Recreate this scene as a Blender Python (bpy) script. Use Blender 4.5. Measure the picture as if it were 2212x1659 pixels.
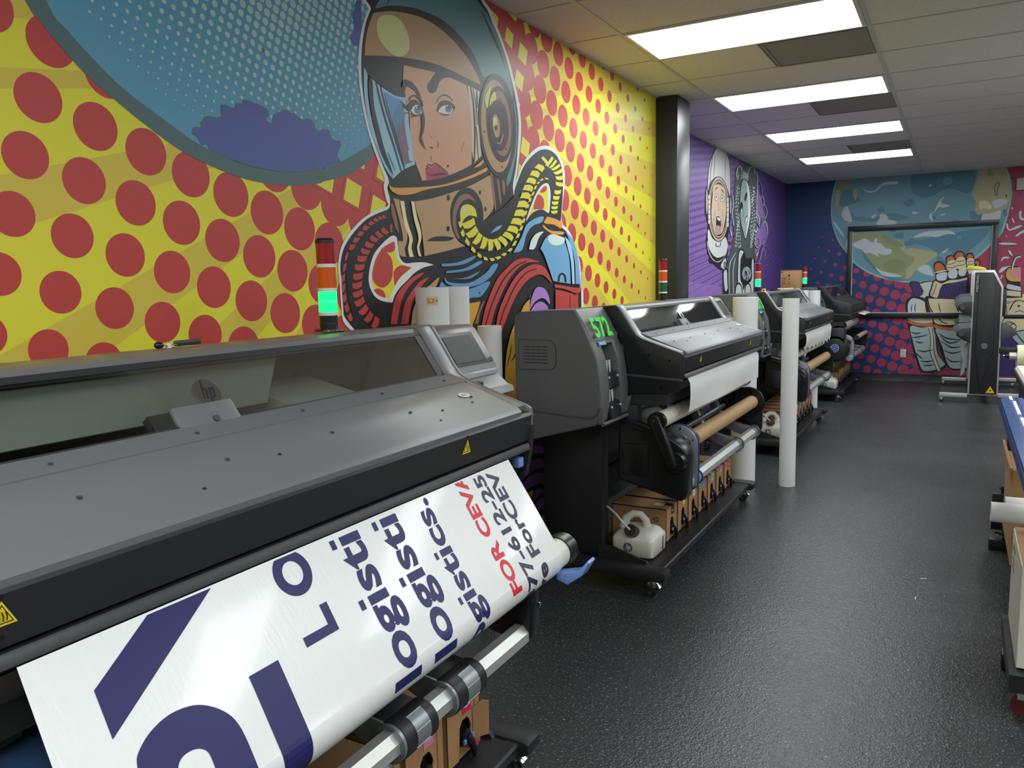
import bpy, bmesh, math, random
from mathutils import Vector, Matrix
from math import pi, sin, cos, atan2, radians, degrees, hypot
random.seed(7)
for _o in list(bpy.data.objects): bpy.data.objects.remove(_o)
SC = bpy.context.scene
COL = SC.collection
# ------------------------------------------------------------------ camera, world, exposure
FPX, YAW, PIT, ROL, HC = 1707.067, 0.513757, -0.126911, -0.0211237, 1.485
_f = Vector((-sin(YAW)*cos(PIT), cos(YAW)*cos(PIT), sin(PIT)))
_r0 = Vector((cos(YAW), sin(YAW), 0)); _u0 = _r0.cross(_f)
_r = cos(ROL)*_r0 + sin(ROL)*_u0; _u = -sin(ROL)*_r0 + cos(ROL)*_u0
CAM = Vector((0, 0, HC))
_cd = bpy.data.cameras.new('camera'); _cd.sensor_fit = 'HORIZONTAL'; _cd.sensor_width = 36
_cd.lens = FPX/2212*36; _cd.clip_start = .02; _cd.clip_end = 60
_co = bpy.data.objects.new('camera', _cd); COL.objects.link(_co)
_m = Matrix.Identity(4)
for _i in range(3): _m[_i][0] = _r[_i]; _m[_i][1] = _u[_i]; _m[_i][2] = -_f[_i]; _m[_i][3] = CAM[_i]
_co.matrix_world = _m; SC.camera = _co
_w = bpy.data.worlds.new('world'); SC.world = _w; _w.use_nodes = True
_w.node_tree.nodes['Background'].inputs[0].default_value = (.8, .85, .9, 1)
_w.node_tree.nodes['Background'].inputs[1].default_value = .3
SC.view_settings.view_transform = 'Standard'; SC.view_settings.look = 'None'
SC.view_settings.gamma = 1; SC.view_settings.use_curve_mapping = False
SC.view_settings.exposure = 0.15
LIGHT_W = 12.0      # radiance of the ceiling panels
XW, XP, YF, ZC = -2.05, -2.273, 12.34, 2.848     # left wall, purple wall, far wall, ceiling

def ray(x, y): return _r*((x-1106)/FPX) - _u*((y-829.5)/FPX) + _f
def on(x, y, ax, v):
    d = ray(x, y); return CAM + d*((v-CAM[ax])/d[ax])
# ------------------------------------------------------------------ materials
def lin(c):
    c = c/255.0
    return c/12.92 if c <= .04045 else ((c+.055)/1.055)**2.4
def L3(c): return (lin(c[0]), lin(c[1]), lin(c[2]), 1)
MATS = {}
def mat(name, rgb, rough=.5, metal=0, var=.06, scale=30, bump=0, spec=.5, coat=0, trans=0, emis=None, estr=0, alpha=1, brush=None):
    if name in MATS: return MATS[name]
    m = bpy.data.materials.new(name); m.use_nodes = True; MATS[name] = m
    nt = m.node_tree; b = nt.nodes['Principled BSDF']
    tc = nt.nodes.new('ShaderNodeTexCoord'); nz = nt.nodes.new('ShaderNodeTexNoise')
    nz.inputs['Scale'].default_value = scale; nz.inputs['Detail'].default_value = 3
    src = tc.outputs['Object']
    if brush:
        mp = nt.nodes.new('ShaderNodeMapping'); mp.inputs['Scale'].default_value = brush
        nt.links.new(src, mp.inputs[0]); src = mp.outputs[0]
    nt.links.new(src, nz.inputs['Vector'])
    mx = nt.nodes.new('ShaderNodeMix'); mx.data_type = 'RGBA'
    c = L3(rgb); mx.inputs[6].default_value = tuple(v*(1-var) for v in c[:3])+(1,)
    mx.inputs[7].default_value = tuple(min(1, v*(1+var)) for v in c[:3])+(1,)
    nt.links.new(nz.outputs[0], mx.inputs[0]); nt.links.new(mx.outputs[2], b.inputs['Base Color'])
    b.inputs['Roughness'].default_value = rough; b.inputs['Metallic'].default_value = metal
    b.inputs['Specular IOR Level'].default_value = spec
    b.inputs['Coat Weight'].default_value = coat; b.inputs['Coat Roughness'].default_value = .08
    b.inputs['Transmission Weight'].default_value = trans
    if emis: b.inputs['Emission Color'].default_value = L3(emis); b.inputs['Emission Strength'].default_value = estr
    if alpha < 1: b.inputs['Alpha'].default_value = alpha
    if bump:
        bp = nt.nodes.new('ShaderNodeBump'); bp.inputs['Strength'].default_value = bump; bp.inputs['Distance'].default_value = .002
        nt.links.new(nz.outputs[0], bp.inputs['Height']); nt.links.new(bp.outputs[0], b.inputs['Normal'])
    return m
M = dict(
 K=mat('black_plastic', (34,35,37), .42, var=.1), KG=mat('gloss_black_plastic', (22,23,25), .28), KM=mat('matt_black_steel', (30,30,33), .5, bump=.15, scale=300),
 G=mat('grey_plastic', (98,99,101), .42, bump=.08, scale=400), GD=mat('dark_grey_plastic', (72,73,75), .4, bump=.08, scale=400),
 LID=mat('lid_grey_paint',(106,108,111),.36,bump=.03,scale=400),
 SV=mat('silver_painted_metal', (158,159,160), .34, metal=.1, bump=.04, scale=300), SG=mat('satin_grey_metal', (104,104,106), .34, metal=0, bump=.04, scale=300),
 AL=mat('brushed_aluminium', (170,170,168), .3, metal=.9, brush=(3,90,3)), ALW=mat('anodised_bar', (205,206,202), .34, metal=.55),
 CH=mat('chrome', (205,205,205), .12, metal=1), ZN=mat('zinc_plate', (150,155,158), .36, metal=.6),
 WP=mat('white_paper', (226,226,224), .5, var=.02), GP=mat('glossy_white_vinyl', (220,221,220), .30, var=.02, coat=.3, bump=.35, scale=26, brush=(1,4,1)),
 WPL=mat('white_bottle_plastic', (214,211,198), .4, var=.03), BL=mat('light_blue_plastic', (120,150,215), .35), BRN=mat('kraft_core', (176,142,100), .6, var=.12, scale=60),
 CB=mat('corrugated_cardboard', (168,128,86), .75, var=.1, scale=12, bump=.15), CBD=mat('dark_cardboard_edge', (110,78,48), .8), CBI=mat('hole_shade_and_print_brown', (40,28,20), .9),
 YW=mat('warning_yellow', (235,205,30), .5), KP=mat('black_ink', (22,22,24), .5), NV=mat('navy_ink', (34,34,88), .4, spec=.3), DB=mat('slate_ink', (42,46,72), .4, spec=.3), RD=mat('red_ink', (205,40,52), .4, spec=.3),
 GN=mat('lime_vinyl', (40,235,40), .45), CY=mat('cyan_label', (60,150,205), .5), LCY=mat('light_cyan_label', (150,205,220), .5), MG=mat('magenta_label', (205,35,105), .5),
 LMG=mat('light_magenta_label', (225,130,165), .5), YL=mat('yellow_label', (240,200,30), .5), WL=mat('white_label', (225,225,225), .5), BKL=mat('black_label', (30,30,32), .5),
 RUB=mat('rubber_black', (22,22,23), .6), SCR=mat('dark_screen', (34,35,33), .5, var=.3, scale=14), CARR=mat('inner_grey', (176,184,174), .5), CARD=mat('inner_dark', (46,47,46), .5),
 RED=mat('red_lens', (170,14,22), .22, coat=.5), AMB=mat('amber_lens', (225,95,12), .22, coat=.5), GRN=mat('green_lens', (14,95,58), .22, coat=.5),
 GLO=mat('lit_green_lens', (20,200,110), .3, emis=(10,255,110), estr=1.5), GLC=mat('lit_green_core', (90,255,190), .3, emis=(70,255,170), estr=2.2),
 WR=mat('white_ring', (225,226,226), .3), CRM=mat('cream_film_roll', (222,218,178), .4), BLU=mat('blue_anodised', (28,78,150), .3, metal=.35), BLD=mat('dark_blue_plastic', (40,62,120), .4),
 WB=mat('white_board', (228,226,214), .5), RW=mat('maroon_wheel', (92,26,32), .35), WD=mat('bench_black', (24,24,26), .5), BFAB=mat('blue_fabric', (44,74,116), .8, bump=.5, scale=160),
 DGM=mat('mat_dark_green', (20,52,36), .5), TR=mat('clear_hose', (190,190,185), .25), YC=mat('yellow_cloth', (225,205,60), .8), BE=mat('beige_plastic', (206,200,180), .5), HT=mat('hp_grey_ink', (90,88,86), .5),
)
def glass_mat():
    m = bpy.data.materials.new('smoked_glass'); m.use_nodes = True; nt = m.node_tree; b = nt.nodes['Principled BSDF']
    nt.nodes.remove(b); out = nt.nodes['Material Output']
    t = nt.nodes.new('ShaderNodeBsdfTransparent'); t.inputs[0].default_value = (.78,.80,.78,1)
    g = nt.nodes.new('ShaderNodeBsdfGlossy'); g.inputs['Roughness'].default_value = .05
    fr = nt.nodes.new('ShaderNodeFresnel'); fr.inputs[0].default_value = 1.45
    nz = nt.nodes.new('ShaderNodeTexNoise'); nz.inputs['Scale'].default_value = 3
    mr = nt.nodes.new('ShaderNodeMapRange'); mr.inputs['To Min'].default_value = .03; mr.inputs['To Max'].default_value = .07
    nt.links.new(nz.outputs[0], mr.inputs[0]); nt.links.new(mr.outputs[0], g.inputs['Roughness'])
    mu = nt.nodes.new('ShaderNodeMath'); mu.operation='MULTIPLY'; mu.inputs[1].default_value=.45; nt.links.new(fr.outputs[0],mu.inputs[0])
    mx = nt.nodes.new('ShaderNodeMixShader'); nt.links.new(mu.outputs[0], mx.inputs[0]); nt.links.new(t.outputs[0], mx.inputs[1]); nt.links.new(g.outputs[0], mx.inputs[2])
    nt.links.new(mx.outputs[0], out.inputs[0]); return m
M['GLS'] = glass_mat()
# ------------------------------------------------------------------ mesh builder
class MB:
    def __init__(s): s.v=[]; s.f=[]; s.mi=[]; s.ms=[]
    def slot(s, m):
        m = M[m] if isinstance(m, str) else m
        if m not in s.ms: s.ms.append(m)
        return s.ms.index(m)
    def add(s, vs, fs, m):
        k = s.slot(m); n = len(s.v); s.v += [tuple(v) for v in vs]
        for f in fs: s.f.append([n+i for i in f]); s.mi.append(k)
        return s
    def bm(s, b, m):
        b.verts.ensure_lookup_table(); b.verts.index_update()
        s.add([v.co[:] for v in b.verts], [[v.index for v in f.verts] for f in b.faces], m); b.free(); return s
    def box(s, a, b, m, bev=0, rot=None, seg=2):
        q = bmesh.new(); bmesh.ops.create_cube(q, size=1)
        for v in q.verts: v.co = Vector([(a[i]+b[i])/2 + v.co[i]*(b[i]-a[i]) for i in range(3)])
        if bev: bmesh.ops.bevel(q, geom=list(q.edges), offset=bev, segments=seg, profile=.5, affect='EDGES')
        if rot: bmesh.ops.rotate(q, verts=list(q.verts), cent=Vector(rot[0]), matrix=Matrix.Rotation(rot[2], 3, rot[1]))
        return s.bm(q, m)
    def cyl(s, p0, p1, r, m, n=24, r2=None, caps=True):
        p0=Vector(p0); p1=Vector(p1); r2 = r if r2 is None else r2; d=(p1-p0).normalized()
        a = d.orthogonal().normalized(); b = d.cross(a); vs=[]
        for p,rr in ((p0,r),(p1,r2)):
            for i in range(n): t=2*pi*i/n; vs.append(p+(a*cos(t)+b*sin(t))*rr)
        fs=[[i,(i+1)%n,n+(i+1)%n,n+i] for i in range(n)]
        if caps: fs += [list(range(n))[::-1], list(range(n,2*n))]
        return s.add(vs, fs, m)
    def pipe(s, p0, p1, r, ri, m, n=24):
        p0=Vector(p0); p1=Vector(p1); d=(p1-p0).normalized(); a=d.orthogonal().normalized(); b=d.cross(a); vs=[]
        for p,rr in ((p0,r),(p1,r),(p1,ri),(p0,ri)):
            for i in range(n): t=2*pi*i/n; vs.append(p+(a*cos(t)+b*sin(t))*rr)
        fs=[]
        for k in range(4):
            for i in range(n): fs.append([k*n+i, k*n+(i+1)%n, ((k+1)%4)*n+(i+1)%n, ((k+1)%4)*n+i])
        return s.add(vs, fs, m)
    def tube(s, pts, r, m, n=10):
        P=[Vector(p) for p in pts]; vs=[]; up=None
        for i,p in enumerate(P):
            d=(P[min(i+1,len(P)-1)]-P[max(i-1,0)]).normalized()
            a = d.orthogonal().normalized() if up is None else (up-d*up.dot(d)).normalized()
            up=a; b=d.cross(a)
            rr = r[i] if isinstance(r,(list,tuple)) else r
            for k in range(n): t=2*pi*k/n; vs.append(p+(a*cos(t)+b*sin(t))*rr)
        fs=[[i*n+k,i*n+(k+1)%n,(i+1)*n+(k+1)%n,(i+1)*n+k] for i in range(len(P)-1) for k in range(n)]
        fs += [list(range(n))[::-1], [(len(P)-1)*n+k for k in range(n)]]
        return s.add(vs, fs, m)
    def prism(s, prof, ax, lo, hi, m, bev=0, seg=2):
        """extrude a closed 2-D profile along ax: y -> profile (x,z); x -> (y,z); z -> (x,y)"""
        def P(u,v,w): return {'y':(u,w,v),'x':(w,u,v),'z':(u,v,w)}[ax]
        q=bmesh.new(); A=[q.verts.new(P(u,v,lo)) for u,v in prof]; B=[q.verts.new(P(u,v,hi)) for u,v in prof]; n=len(prof)
        f1=q.faces.new(A); f2=q.faces.new(B[::-1])
        for i in range(n): q.faces.new([A[i],B[i],B[(i+1)%n],A[(i+1)%n]])
        bmesh.ops.recalc_face_normals(q, faces=list(q.faces))
        if bev: bmesh.ops.bevel(q, geom=list(set(f1.edges)|set(f2.edges)), offset=bev, segments=seg, profile=.5, affect='EDGES')
        return s.bm(q, m)
    def sheet(s, prof, lo, hi, m, th=.0015):
        """open profile (x,z) with a thickness, along y"""
        n=len(prof); off=[]
        for i in range(n):
            a=Vector(prof[max(i-1,0)]); b=Vector(prof[min(i+1,n-1)]); d=(b-a).normalized(); off.append((prof[i][0]+d[1]*th*-1, prof[i][1]+d[0]*th))
        return s.prism(list(prof)+off[::-1], 'y', lo, hi, m)
    def sph(s, c, r, m, sc=(1,1,1), u=16, v=10):
        q=bmesh.new(); bmesh.ops.create_uvsphere(q,u_segments=u,v_segments=v,radius=r)
        for k in q.verts: k.co=Vector([c[i]+k.co[i]*sc[i] for i in range(3)])
        return s.bm(q,m)
    def build(s, name, parent=None, base=None, sm=35):
        me = bpy.data.meshes.new(name); b = Vector(base or (0,0,0))
        me.from_pydata([tuple(Vector(v)-b) for v in s.v], [], s.f)
        for m in s.ms: me.materials.append(m)
        me.polygons.foreach_set('material_index', s.mi)
        q=bmesh.new(); q.from_mesh(me); bmesh.ops.remove_doubles(q, verts=list(q.verts), dist=1e-6) if len(s.v)<20000 and sm else None
        q.to_mesh(me); q.free()
        if sm:
            me.polygons.foreach_set('use_smooth', [True]*len(me.polygons)); me.set_sharp_from_angle(angle=radians(sm))
        me.update(); o = bpy.data.objects.new(name, me); COL.objects.link(o)
        if parent: o.parent = parent
        elif base: o.location = b
        return o
def rrect(x0, y0, x1, y1, r, n=5):
    rs = r if isinstance(r,(list,tuple)) else [r]*4; out=[]
    for (cx,cy,a),q in zip(((x1,y1,0),(x0,y1,90),(x0,y0,180),(x1,y0,270)), rs):
        sx = -1 if cx==x1 else 1; sy = -1 if cy==y1 else 1
        if q<=0: out.append((cx,cy)); continue
        for i in range(n+1):
            t=radians(a+90*i/n); out.append((cx+sx*q+q*cos(t), cy+sy*q+q*sin(t)))
    return out
def circ(cx, cy, r, n=24, ry=None, rot=0):
    ry = r if ry is None else ry; c,s_=cos(rot),sin(rot)
    return [(cx+r*cos(2*pi*i/n)*c-ry*sin(2*pi*i/n)*s_, cy+r*cos(2*pi*i/n)*s_+ry*sin(2*pi*i/n)*c) for i in range(n)]
def empty(name, loc, label, cat, group=None, rz=0):
    o = bpy.data.objects.new(name, None); COL.objects.link(o); o.location = loc; o.rotation_euler = (0,0,rz); o.empty_display_size=.1
    return tag(o, label, cat, group)
def tag(o, label, cat, group=None):
    o['label']=label; o['category']=cat
    if group: o['group']=group
    return o
def struct(o): o['kind']='structure'; return o
_tc = {}
def text_geo(t, bold=0.0, space=1.0):
    k=(t,bold,space)
    if k in _tc: return _tc[k]
    cu=bpy.data.curves.new('t','FONT'); cu.body=t; cu.size=1; cu.offset=bold; cu.space_character=space; cu.resolution_u=4
    o=bpy.data.objects.new('t',cu); COL.objects.link(o); bpy.context.view_layer.update()
    me=o.evaluated_get(bpy.context.evaluated_depsgraph_get()).to_mesh()
    vs=[v.co[:2] for v in me.vertices]; fs=[list(p.vertices) for p in me.polygons]
    o.evaluated_get(bpy.context.evaluated_depsgraph_get()).to_mesh_clear(); bpy.data.objects.remove(o)
    x0=min(v[0] for v in vs); x1=max(v[0] for v in vs); y0=min(v[1] for v in vs); y1=max(v[1] for v in vs)
    _tc[k]=(vs,fs,(x0,x1,y0,y1)); return _tc[k]
def text_on(mb, t, org, ux, uy, w, h, m, bold=0.02, off=.0006, space=1.0, box=None):
    """flat lettering: org = lower-left corner, ux/uy = unit directions, w/h = size of the words' box"""
    vs,fs,(x0,x1,y0,y1)=text_geo(t,bold,space); org=Vector(org); ux=Vector(ux); uy=Vector(uy); n=ux.cross(uy).normalized()
    P=[org+ux*((a-x0)/(x1-x0)*w)+uy*((b-y0)/(y1-y0)*h)+n*off for a,b in vs]
    mb.add(P, fs, m)
def hp_logo(mb, c, ux, uy, r, disc, ink, off=.0008, th=0):
    """round badge with two slanted letters whose tall stems reach the rim"""
    c=Vector(c); ux=Vector(ux).normalized(); uy=Vector(uy).normalized(); n=ux.cross(uy).normalized()
    def T(pts, o): return [c+ux*(a*r)+uy*(b*r)+n*o for a,b in pts]
    k=28; mb.add(T([(cos(2*pi*i/k),sin(2*pi*i/k)) for i in range(k)], off), [list(range(k))], disc)
    def sl(pts): return [(a+b*.25,b) for a,b in pts]
    for q in ([(-.36,-.42),(-.22,-.42),(-.22,.95),(-.36,.95)],[(-.22,.2),(.0,.2),(.0,.34),(-.22,.34)],[(-.08,-.42),(.06,-.42),(.06,.3),(-.08,.3)],
              [(.18,-.95),(.32,-.95),(.32,.34),(.18,.34)],[(.3,.2),(.56,.2),(.56,.34),(.3,.34)],[(.46,-.4),(.6,-.4),(.6,.3),(.46,.3)],[(.3,-.42),(.56,-.42),(.56,-.28),(.3,-.28)]):
        mb.add(T(sl(q), off*1.8), [[0,1,2,3]], ink)
# ------------------------------------------------------------------ painted wall graphics (flat shapes in the walls' own meshes)
FR = dict(p=(0,0,1), Z=(0,0,2.9105), A=(700,0,3.6867), B=(700,350,3.6867), C=(1080,960,10.055), H=(440,0,6.506), R=(1040,0,4.424),
          F=(1690,360,8.508), W=(1810,450,5.821), N=(1680,500,4.147), Q=(1972,340,9.217), P=(1480,300,9.217), S=(1480,460,9.217), U=(2092,640,6.917))
class Wall:
    """a wall plane with layered flat colour shapes; points are in wall metres (u along, z up)"""
    def __init__(s, ax, v, nrm, lim): s.ax=ax; s.v=v; s.n=nrm; s.lim=lim; s.mb=MB(); s.boxes=[]
    def px(s, x, y): p=on(x,y,s.ax,s.v); return (p[1] if s.ax==0 else p[0], p[2])
    def put(s, pts, m, clip=True):
        L=s.lim
        if clip: pts=[(min(max(a,L[0]),L[1]),min(max(b,L[2]),L[3])) for a,b in pts]
        q=[]
        for p in pts:
            if not q or hypot(p[0]-q[-1][0],p[1]-q[-1][1])>2e-4: q.append(p)
        if len(q)>1 and hypot(q[0][0]-q[-1][0],q[0][1]-q[-1][1])<2e-4: q.pop()
        if len(q)<3: return
        x0=min(p[0] for p in q);x1=max(p[0] for p in q);y0=min(p[1] for p in q);y1=max(p[1] for p in q)
        if x1-x0<1e-3 or y1-y0<1e-3: return
        k=1
        for (a,b,c,d,l) in s.boxes:
            if a<x1 and b>x0 and c<y1 and d>y0 and l>=k: k=l+1
        s.boxes.append((x0,x1,y0,y1,k)); o=s.v+s.n*k*.00022
        vs=[(o,a,b) if s.ax==0 else (a,o,b) for a,b in q]
        s.mb.add(vs,[list(range(len(vs)))],m)
    def pts(s, txt, fr='p'):
        out=[]; f=FR[fr] if fr!='w' else None
        for t in txt.split():
            if t[0]=='@': fr=t[1:]; f=FR.get(fr); continue
            c=t.endswith('c'); t=t.rstrip('c'); x,y=map(float,t.split(','))
            out.append(((x,y) if fr=='w' else s.px(f[0]+x/f[2], f[1]+y/f[2]))+(c,))
        return out
    def shape(s, m, fr, txt, n=4, smooth=True):
        P=s.pts(txt,fr); s.put(spl(P,n,True) if smooth else [(a,b) for a,b,c in P], m)
    def line(s, m, fr, txt, w, taper=0, n=4, closed=False):
        """brush stroke, width in zoom pixels"""
        f=FR[fr]; P=[tuple(map(float,t.split(',')))+(False,) for t in txt.split()]
        Q=spl(P,n,closed); ring=ribbon(Q,w,taper,closed)
        T=lambda L:[s.px(f[0]+a/f[2],f[1]+b/f[2]) for a,b in L]
        if closed:
            a,b=ring; a=T(a)+[T(a)[0]]; b=T(b)+[T(b)[0]]
            for i in range(len(a)-1): s.put([a[i],a[i+1],b[i+1],b[i]],m) if i%3==0 and False else None
            k=len(a)//2; s.put(a[:k+1]+b[:k+1][::-1],m); s.put(a[k:]+b[k:][::-1],m)
        else: s.put(T(ring),m)
    def ell(s, m, fr, x, y, rx, ry, rot=0, n=28):
        f=FR[fr]; s.put([s.px(f[0]+a/f[2],f[1]+b/f[2]) for a,b in circ(x,y,rx,n,ry,radians(rot))],m)
    def hose(s, m, fr, txt, w, gap=.3, n=1, skew=.25):
        """row of curved cells along a path: txt points are cell borders, w = width list or number"""
        f=FR[fr]; P=[tuple(map(float,t.split(','))) for t in txt.split()]
        for i in range(len(P)-1):
            a=Vector(P[i]);b=Vector(P[i+1]); d=b-a; L=d.length
            if L<1: continue
            d/=L; nn=Vector((-d[1],d[0])); ww=(w[0]+(w[1]-w[0])*i/(len(P)-1)) if isinstance(w,tuple) else w
            g=L*gap/2; q=[]
            for (u,v) in ((g,-.5),(g+L*.06,-.2),(g+L*.06,.2),(g,.5),(L-g-L*.1,.42),(L-g+L*.1,.1),(L-g+L*.1,-.15),(L-g-L*.02,-.5)):
                p=a+d*(u+skew*v*L)+nn*(v*ww); q.append(s.px(f[0]+p[0]/f[2],f[1]+p[1]/f[2]))
            s.put(q,m)
def spl(P, n, closed):
    N=len(P); out=[]
    for i in range(N if closed else N-1):
        p1=P[i]; p2=P[(i+1)%N]
        p0=P[(i-1)%N] if (closed or i>0) else p1; p3=P[(i+2)%N] if (closed or i<N-2) else p2
        if p1[2] and p2[2]: out.append((p1[0],p1[1])); continue
        a0=p1 if p1[2] else p0; a3=p2 if p2[2] else p3
        for k in range(n):
            t=k/n; t2=t*t; t3=t2*t
            out.append(tuple(.5*((2*p1[j])+(-a0[j]+p2[j])*t+(2*a0[j]-5*p1[j]+4*p2[j]-a3[j])*t2+(-a0[j]+3*p1[j]-3*p2[j]+a3[j])*t3) for j in (0,1)))
    if not closed: out.append((P[-1][0],P[-1][1]))
    return out
def ribbon(Q, w, taper, closed):
    A=[];B=[];N=len(Q)
    for i,p in enumerate(Q):
        a=Q[(i-1)%N] if closed else Q[max(i-1,0)]; b=Q[(i+1)%N] if closed else Q[min(i+1,N-1)]
        dx,dy=b[0]-a[0],b[1]-a[1]; L=hypot(dx,dy) or 1; t=i/(N-1)
        ww=w/2*(1 if not taper else max(.08, 1-abs(2*t-1)**1.5*taper))
        A.append((p[0]-dy/L*ww,p[1]+dx/L*ww)); B.append((p[0]+dy/L*ww,p[1]-dx/L*ww))
    return (A,B) if closed else A+B[::-1]
def wm(name, rgb, rough=.42): return mat('wall_print_'+name, rgb, rough, var=.02, scale=6, bump=.08, spec=.35)
c = dict(
 YEL=wm('yellow',(238,229,64)), GLD=wm('gold',(226,202,78)), RED=wm('red',(200,74,70)), RNG=wm('planet_rim',(92,116,120)), BLU=wm('planet_blue',(98,164,196)), DOT=wm('pale_dot',(186,212,208)),
 IND=wm('indigo',(92,104,170)), INK=wm('ink_outline',(38,39,40)), WHT=wm('white',(238,238,236)), TEAL=wm('visor_teal',(94,140,150)), TAN=wm('tan',(190,152,108)), TA2=wm('light_tan',(196,160,118)),
 PY=wm('pale_yellow',(222,222,150)), SKN=wm('skin',(226,168,132)), LB=wm('ice_blue',(160,208,232)), RB=wm('reflect_blue',(84,160,216)), RT=wm('reflect_teal',(88,136,172)), MAU=wm('mauve',(134,104,134)),
 IRI=wm('iris_blue',(84,130,180)), LIP=wm('lip',(186,74,92)), CRE=wm('cream',(222,214,184)), BRO=wm('brown',(150,108,88)), ORA=wm('orange',(236,166,76)), STR=wm('stripe_cream',(250,232,176)),
 HOS=wm('hose_yellow',(238,226,66)), TNK=wm('tank_blue',(122,178,218)), TNL=wm('tank_light',(180,218,238)), TNH=wm('tank_shine',(226,240,232)), NEK=wm('neck_blue',(106,158,200)), TOR=wm('suit_gold',(222,166,64)),
 PUR=wm('sleeve_purple',(182,136,212)), DPU=wm('deep_purple',(112,72,136)), 
 W2=wm('purple_wall',(112,84,162)), W2L=wm('lavender',(158,120,192)), W2D=wm('dark_violet',(82,58,136)), FCE=wm('face_pale',(226,196,172)), RIM=wm('helmet_rim_tan',(206,182,160)), HLM=wm('helmet_white',(222,224,222)),
 MSK=wm('mask_grey',(160,176,178)), MSL=wm('mask_light',(208,220,216)), MTL=wm('machine_grey',(84,92,94)), TNG=wm('tongue',(186,158,154)), BRD=wm('cable_brown',(124,86,78)),
 NVY=wm('far_navy',(44,66,118)), PNK=wm('far_pink',(168,66,96)), EAR=wm('earth_sea',(112,160,174)), EAL=wm('earth_light',(150,190,192)), EAD=wm('earth_deep',(88,136,156)), OLI=wm('land_olive',(150,160,118)), SND=wm('land_sand',(178,176,140)), OLD=wm('land_green',(138,150,104)),
 CLD=wm('cloud',(196,208,212)), GLV=wm('glove_white',(206,214,220)), GLC=wm('glove_cream',(222,212,172)), GOR=wm('glove_orange',(206,112,70)), GPU=wm('glove_purple',(70,58,112)), SLV=wm('sleeve_ice',(172,192,196)), AMB2=wm('mural_amber',(222,170,80)), PKR=wm('mural_rose',(214,150,150)))
# ---- left wall: pop-art astronaut
WL=Wall(0,XW,1,(-4,5.93,0,ZC)); mb=WL.mb
mb.add([(XW,-4,0),(XW,5.93,0),(XW,5.93,ZC),(XW,-4,ZC)],[[0,1,2,3]],c['YEL'])
def wedge(cx,cz,a0,a1,R=9):
    P=[(cx,cz),(cx+R*cos(radians(a0)),cz+R*sin(radians(a0))),(cx+R*cos(radians(a1)),cz+R*sin(radians(a1)))]
    # clip to the wall
    def cl(P,ins,cut):
        o=[]
        for i in range(len(P)):
            a,b=P[i],P[(i+1)%len(P)]
            if ins(a): o.append(a)
            if ins(a)!=ins(b): o.append(cut(a,b))
        return o
    L=WL.lim
    for ax,v,sg in ((0,L[0],1),(0,L[1],-1),(1,L[2],1),(1,L[3],-1)):
        P=cl(P,lambda p:(p[ax]-v)*sg>=0,lambda a,b:tuple(a[k]+(b[k]-a[k])*(v-a[ax])/(b[ax]-a[ax]) for k in (0,1)))
        if not P: return
    WL.boxes=[]; WL.put(P,c['GLD'],False)
for a0,a1 in ((-188,-173.4),(-170.2,-168.9),(-163.8,-160.5),(-154.2,-150.6),(-146.2,-142),(-138,-134),(-129,-124),(-118,-112),(-100,-90)): wedge(3.272,2.399,a0,a1)
for a0,a1 in ((26,11.6),(6.9,4.5),(0.2,-5.5),(-8.5,-13),(-17.5,-26),(-31,-38),(-44,-52)): wedge(3.3,2.35,a0,a1)
def dots(o,a,b,rad,m,ylo,yhi,zlo=0,zhi=ZC,n=22,N=45):
    for i in range(-N,N):
        for j in range(-N,N):
            y=o[0]+a[0]*i+b[0]*j; z=o[1]+a[1]*i+b[1]*j
            if not(ylo<=y<yhi and zlo-.09<=z<=zhi+.09): continue
            r=rad(y,z)
            if r>.0012: yield (y,z,r,m,(i%2)+2*(j%2))
WL.boxes=[]
RDR=sorted(list(dots((1.228,1.975),(.1492,-.0472),(-.046,-.1472),lambda y,z:min(.0605+(y-1.23)*.0195+.012*(z-1.9),.112),c['RED'],.6,2.9,.9)),key=lambda d:d[0])
RDL=list(dots((4.249,2.776),(.1437,-.0467),(-.0455,-.1435),lambda y,z:min(.112,.018+(5.542-y)*.0372),c['RED'],2.9,5.88,.9))
def addk(W,L,lay,n):
    o=W.v+W.n*lay
    for y,z,r,m,_q in L:
        P=circ(y,z,r,n); P=[(min(max(p[0],W.lim[0]),W.lim[1]),min(max(p[1],W.lim[2]),W.lim[3])) for p in P]
        if max(p[1] for p in P)-min(p[1] for p in P)<1e-3: continue
        W.mb.add([(o,a,b) if W.ax==0 else (a,o,b) for a,b in P],[list(range(n))],m)
for k in range(4): addk(WL,[d for d in RDR if d[4]==k],.0003+.0001*k,32)
for k in range(4): addk(WL,[d for d in RDL if d[4]==k],.0007+.0001*k,26)
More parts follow.
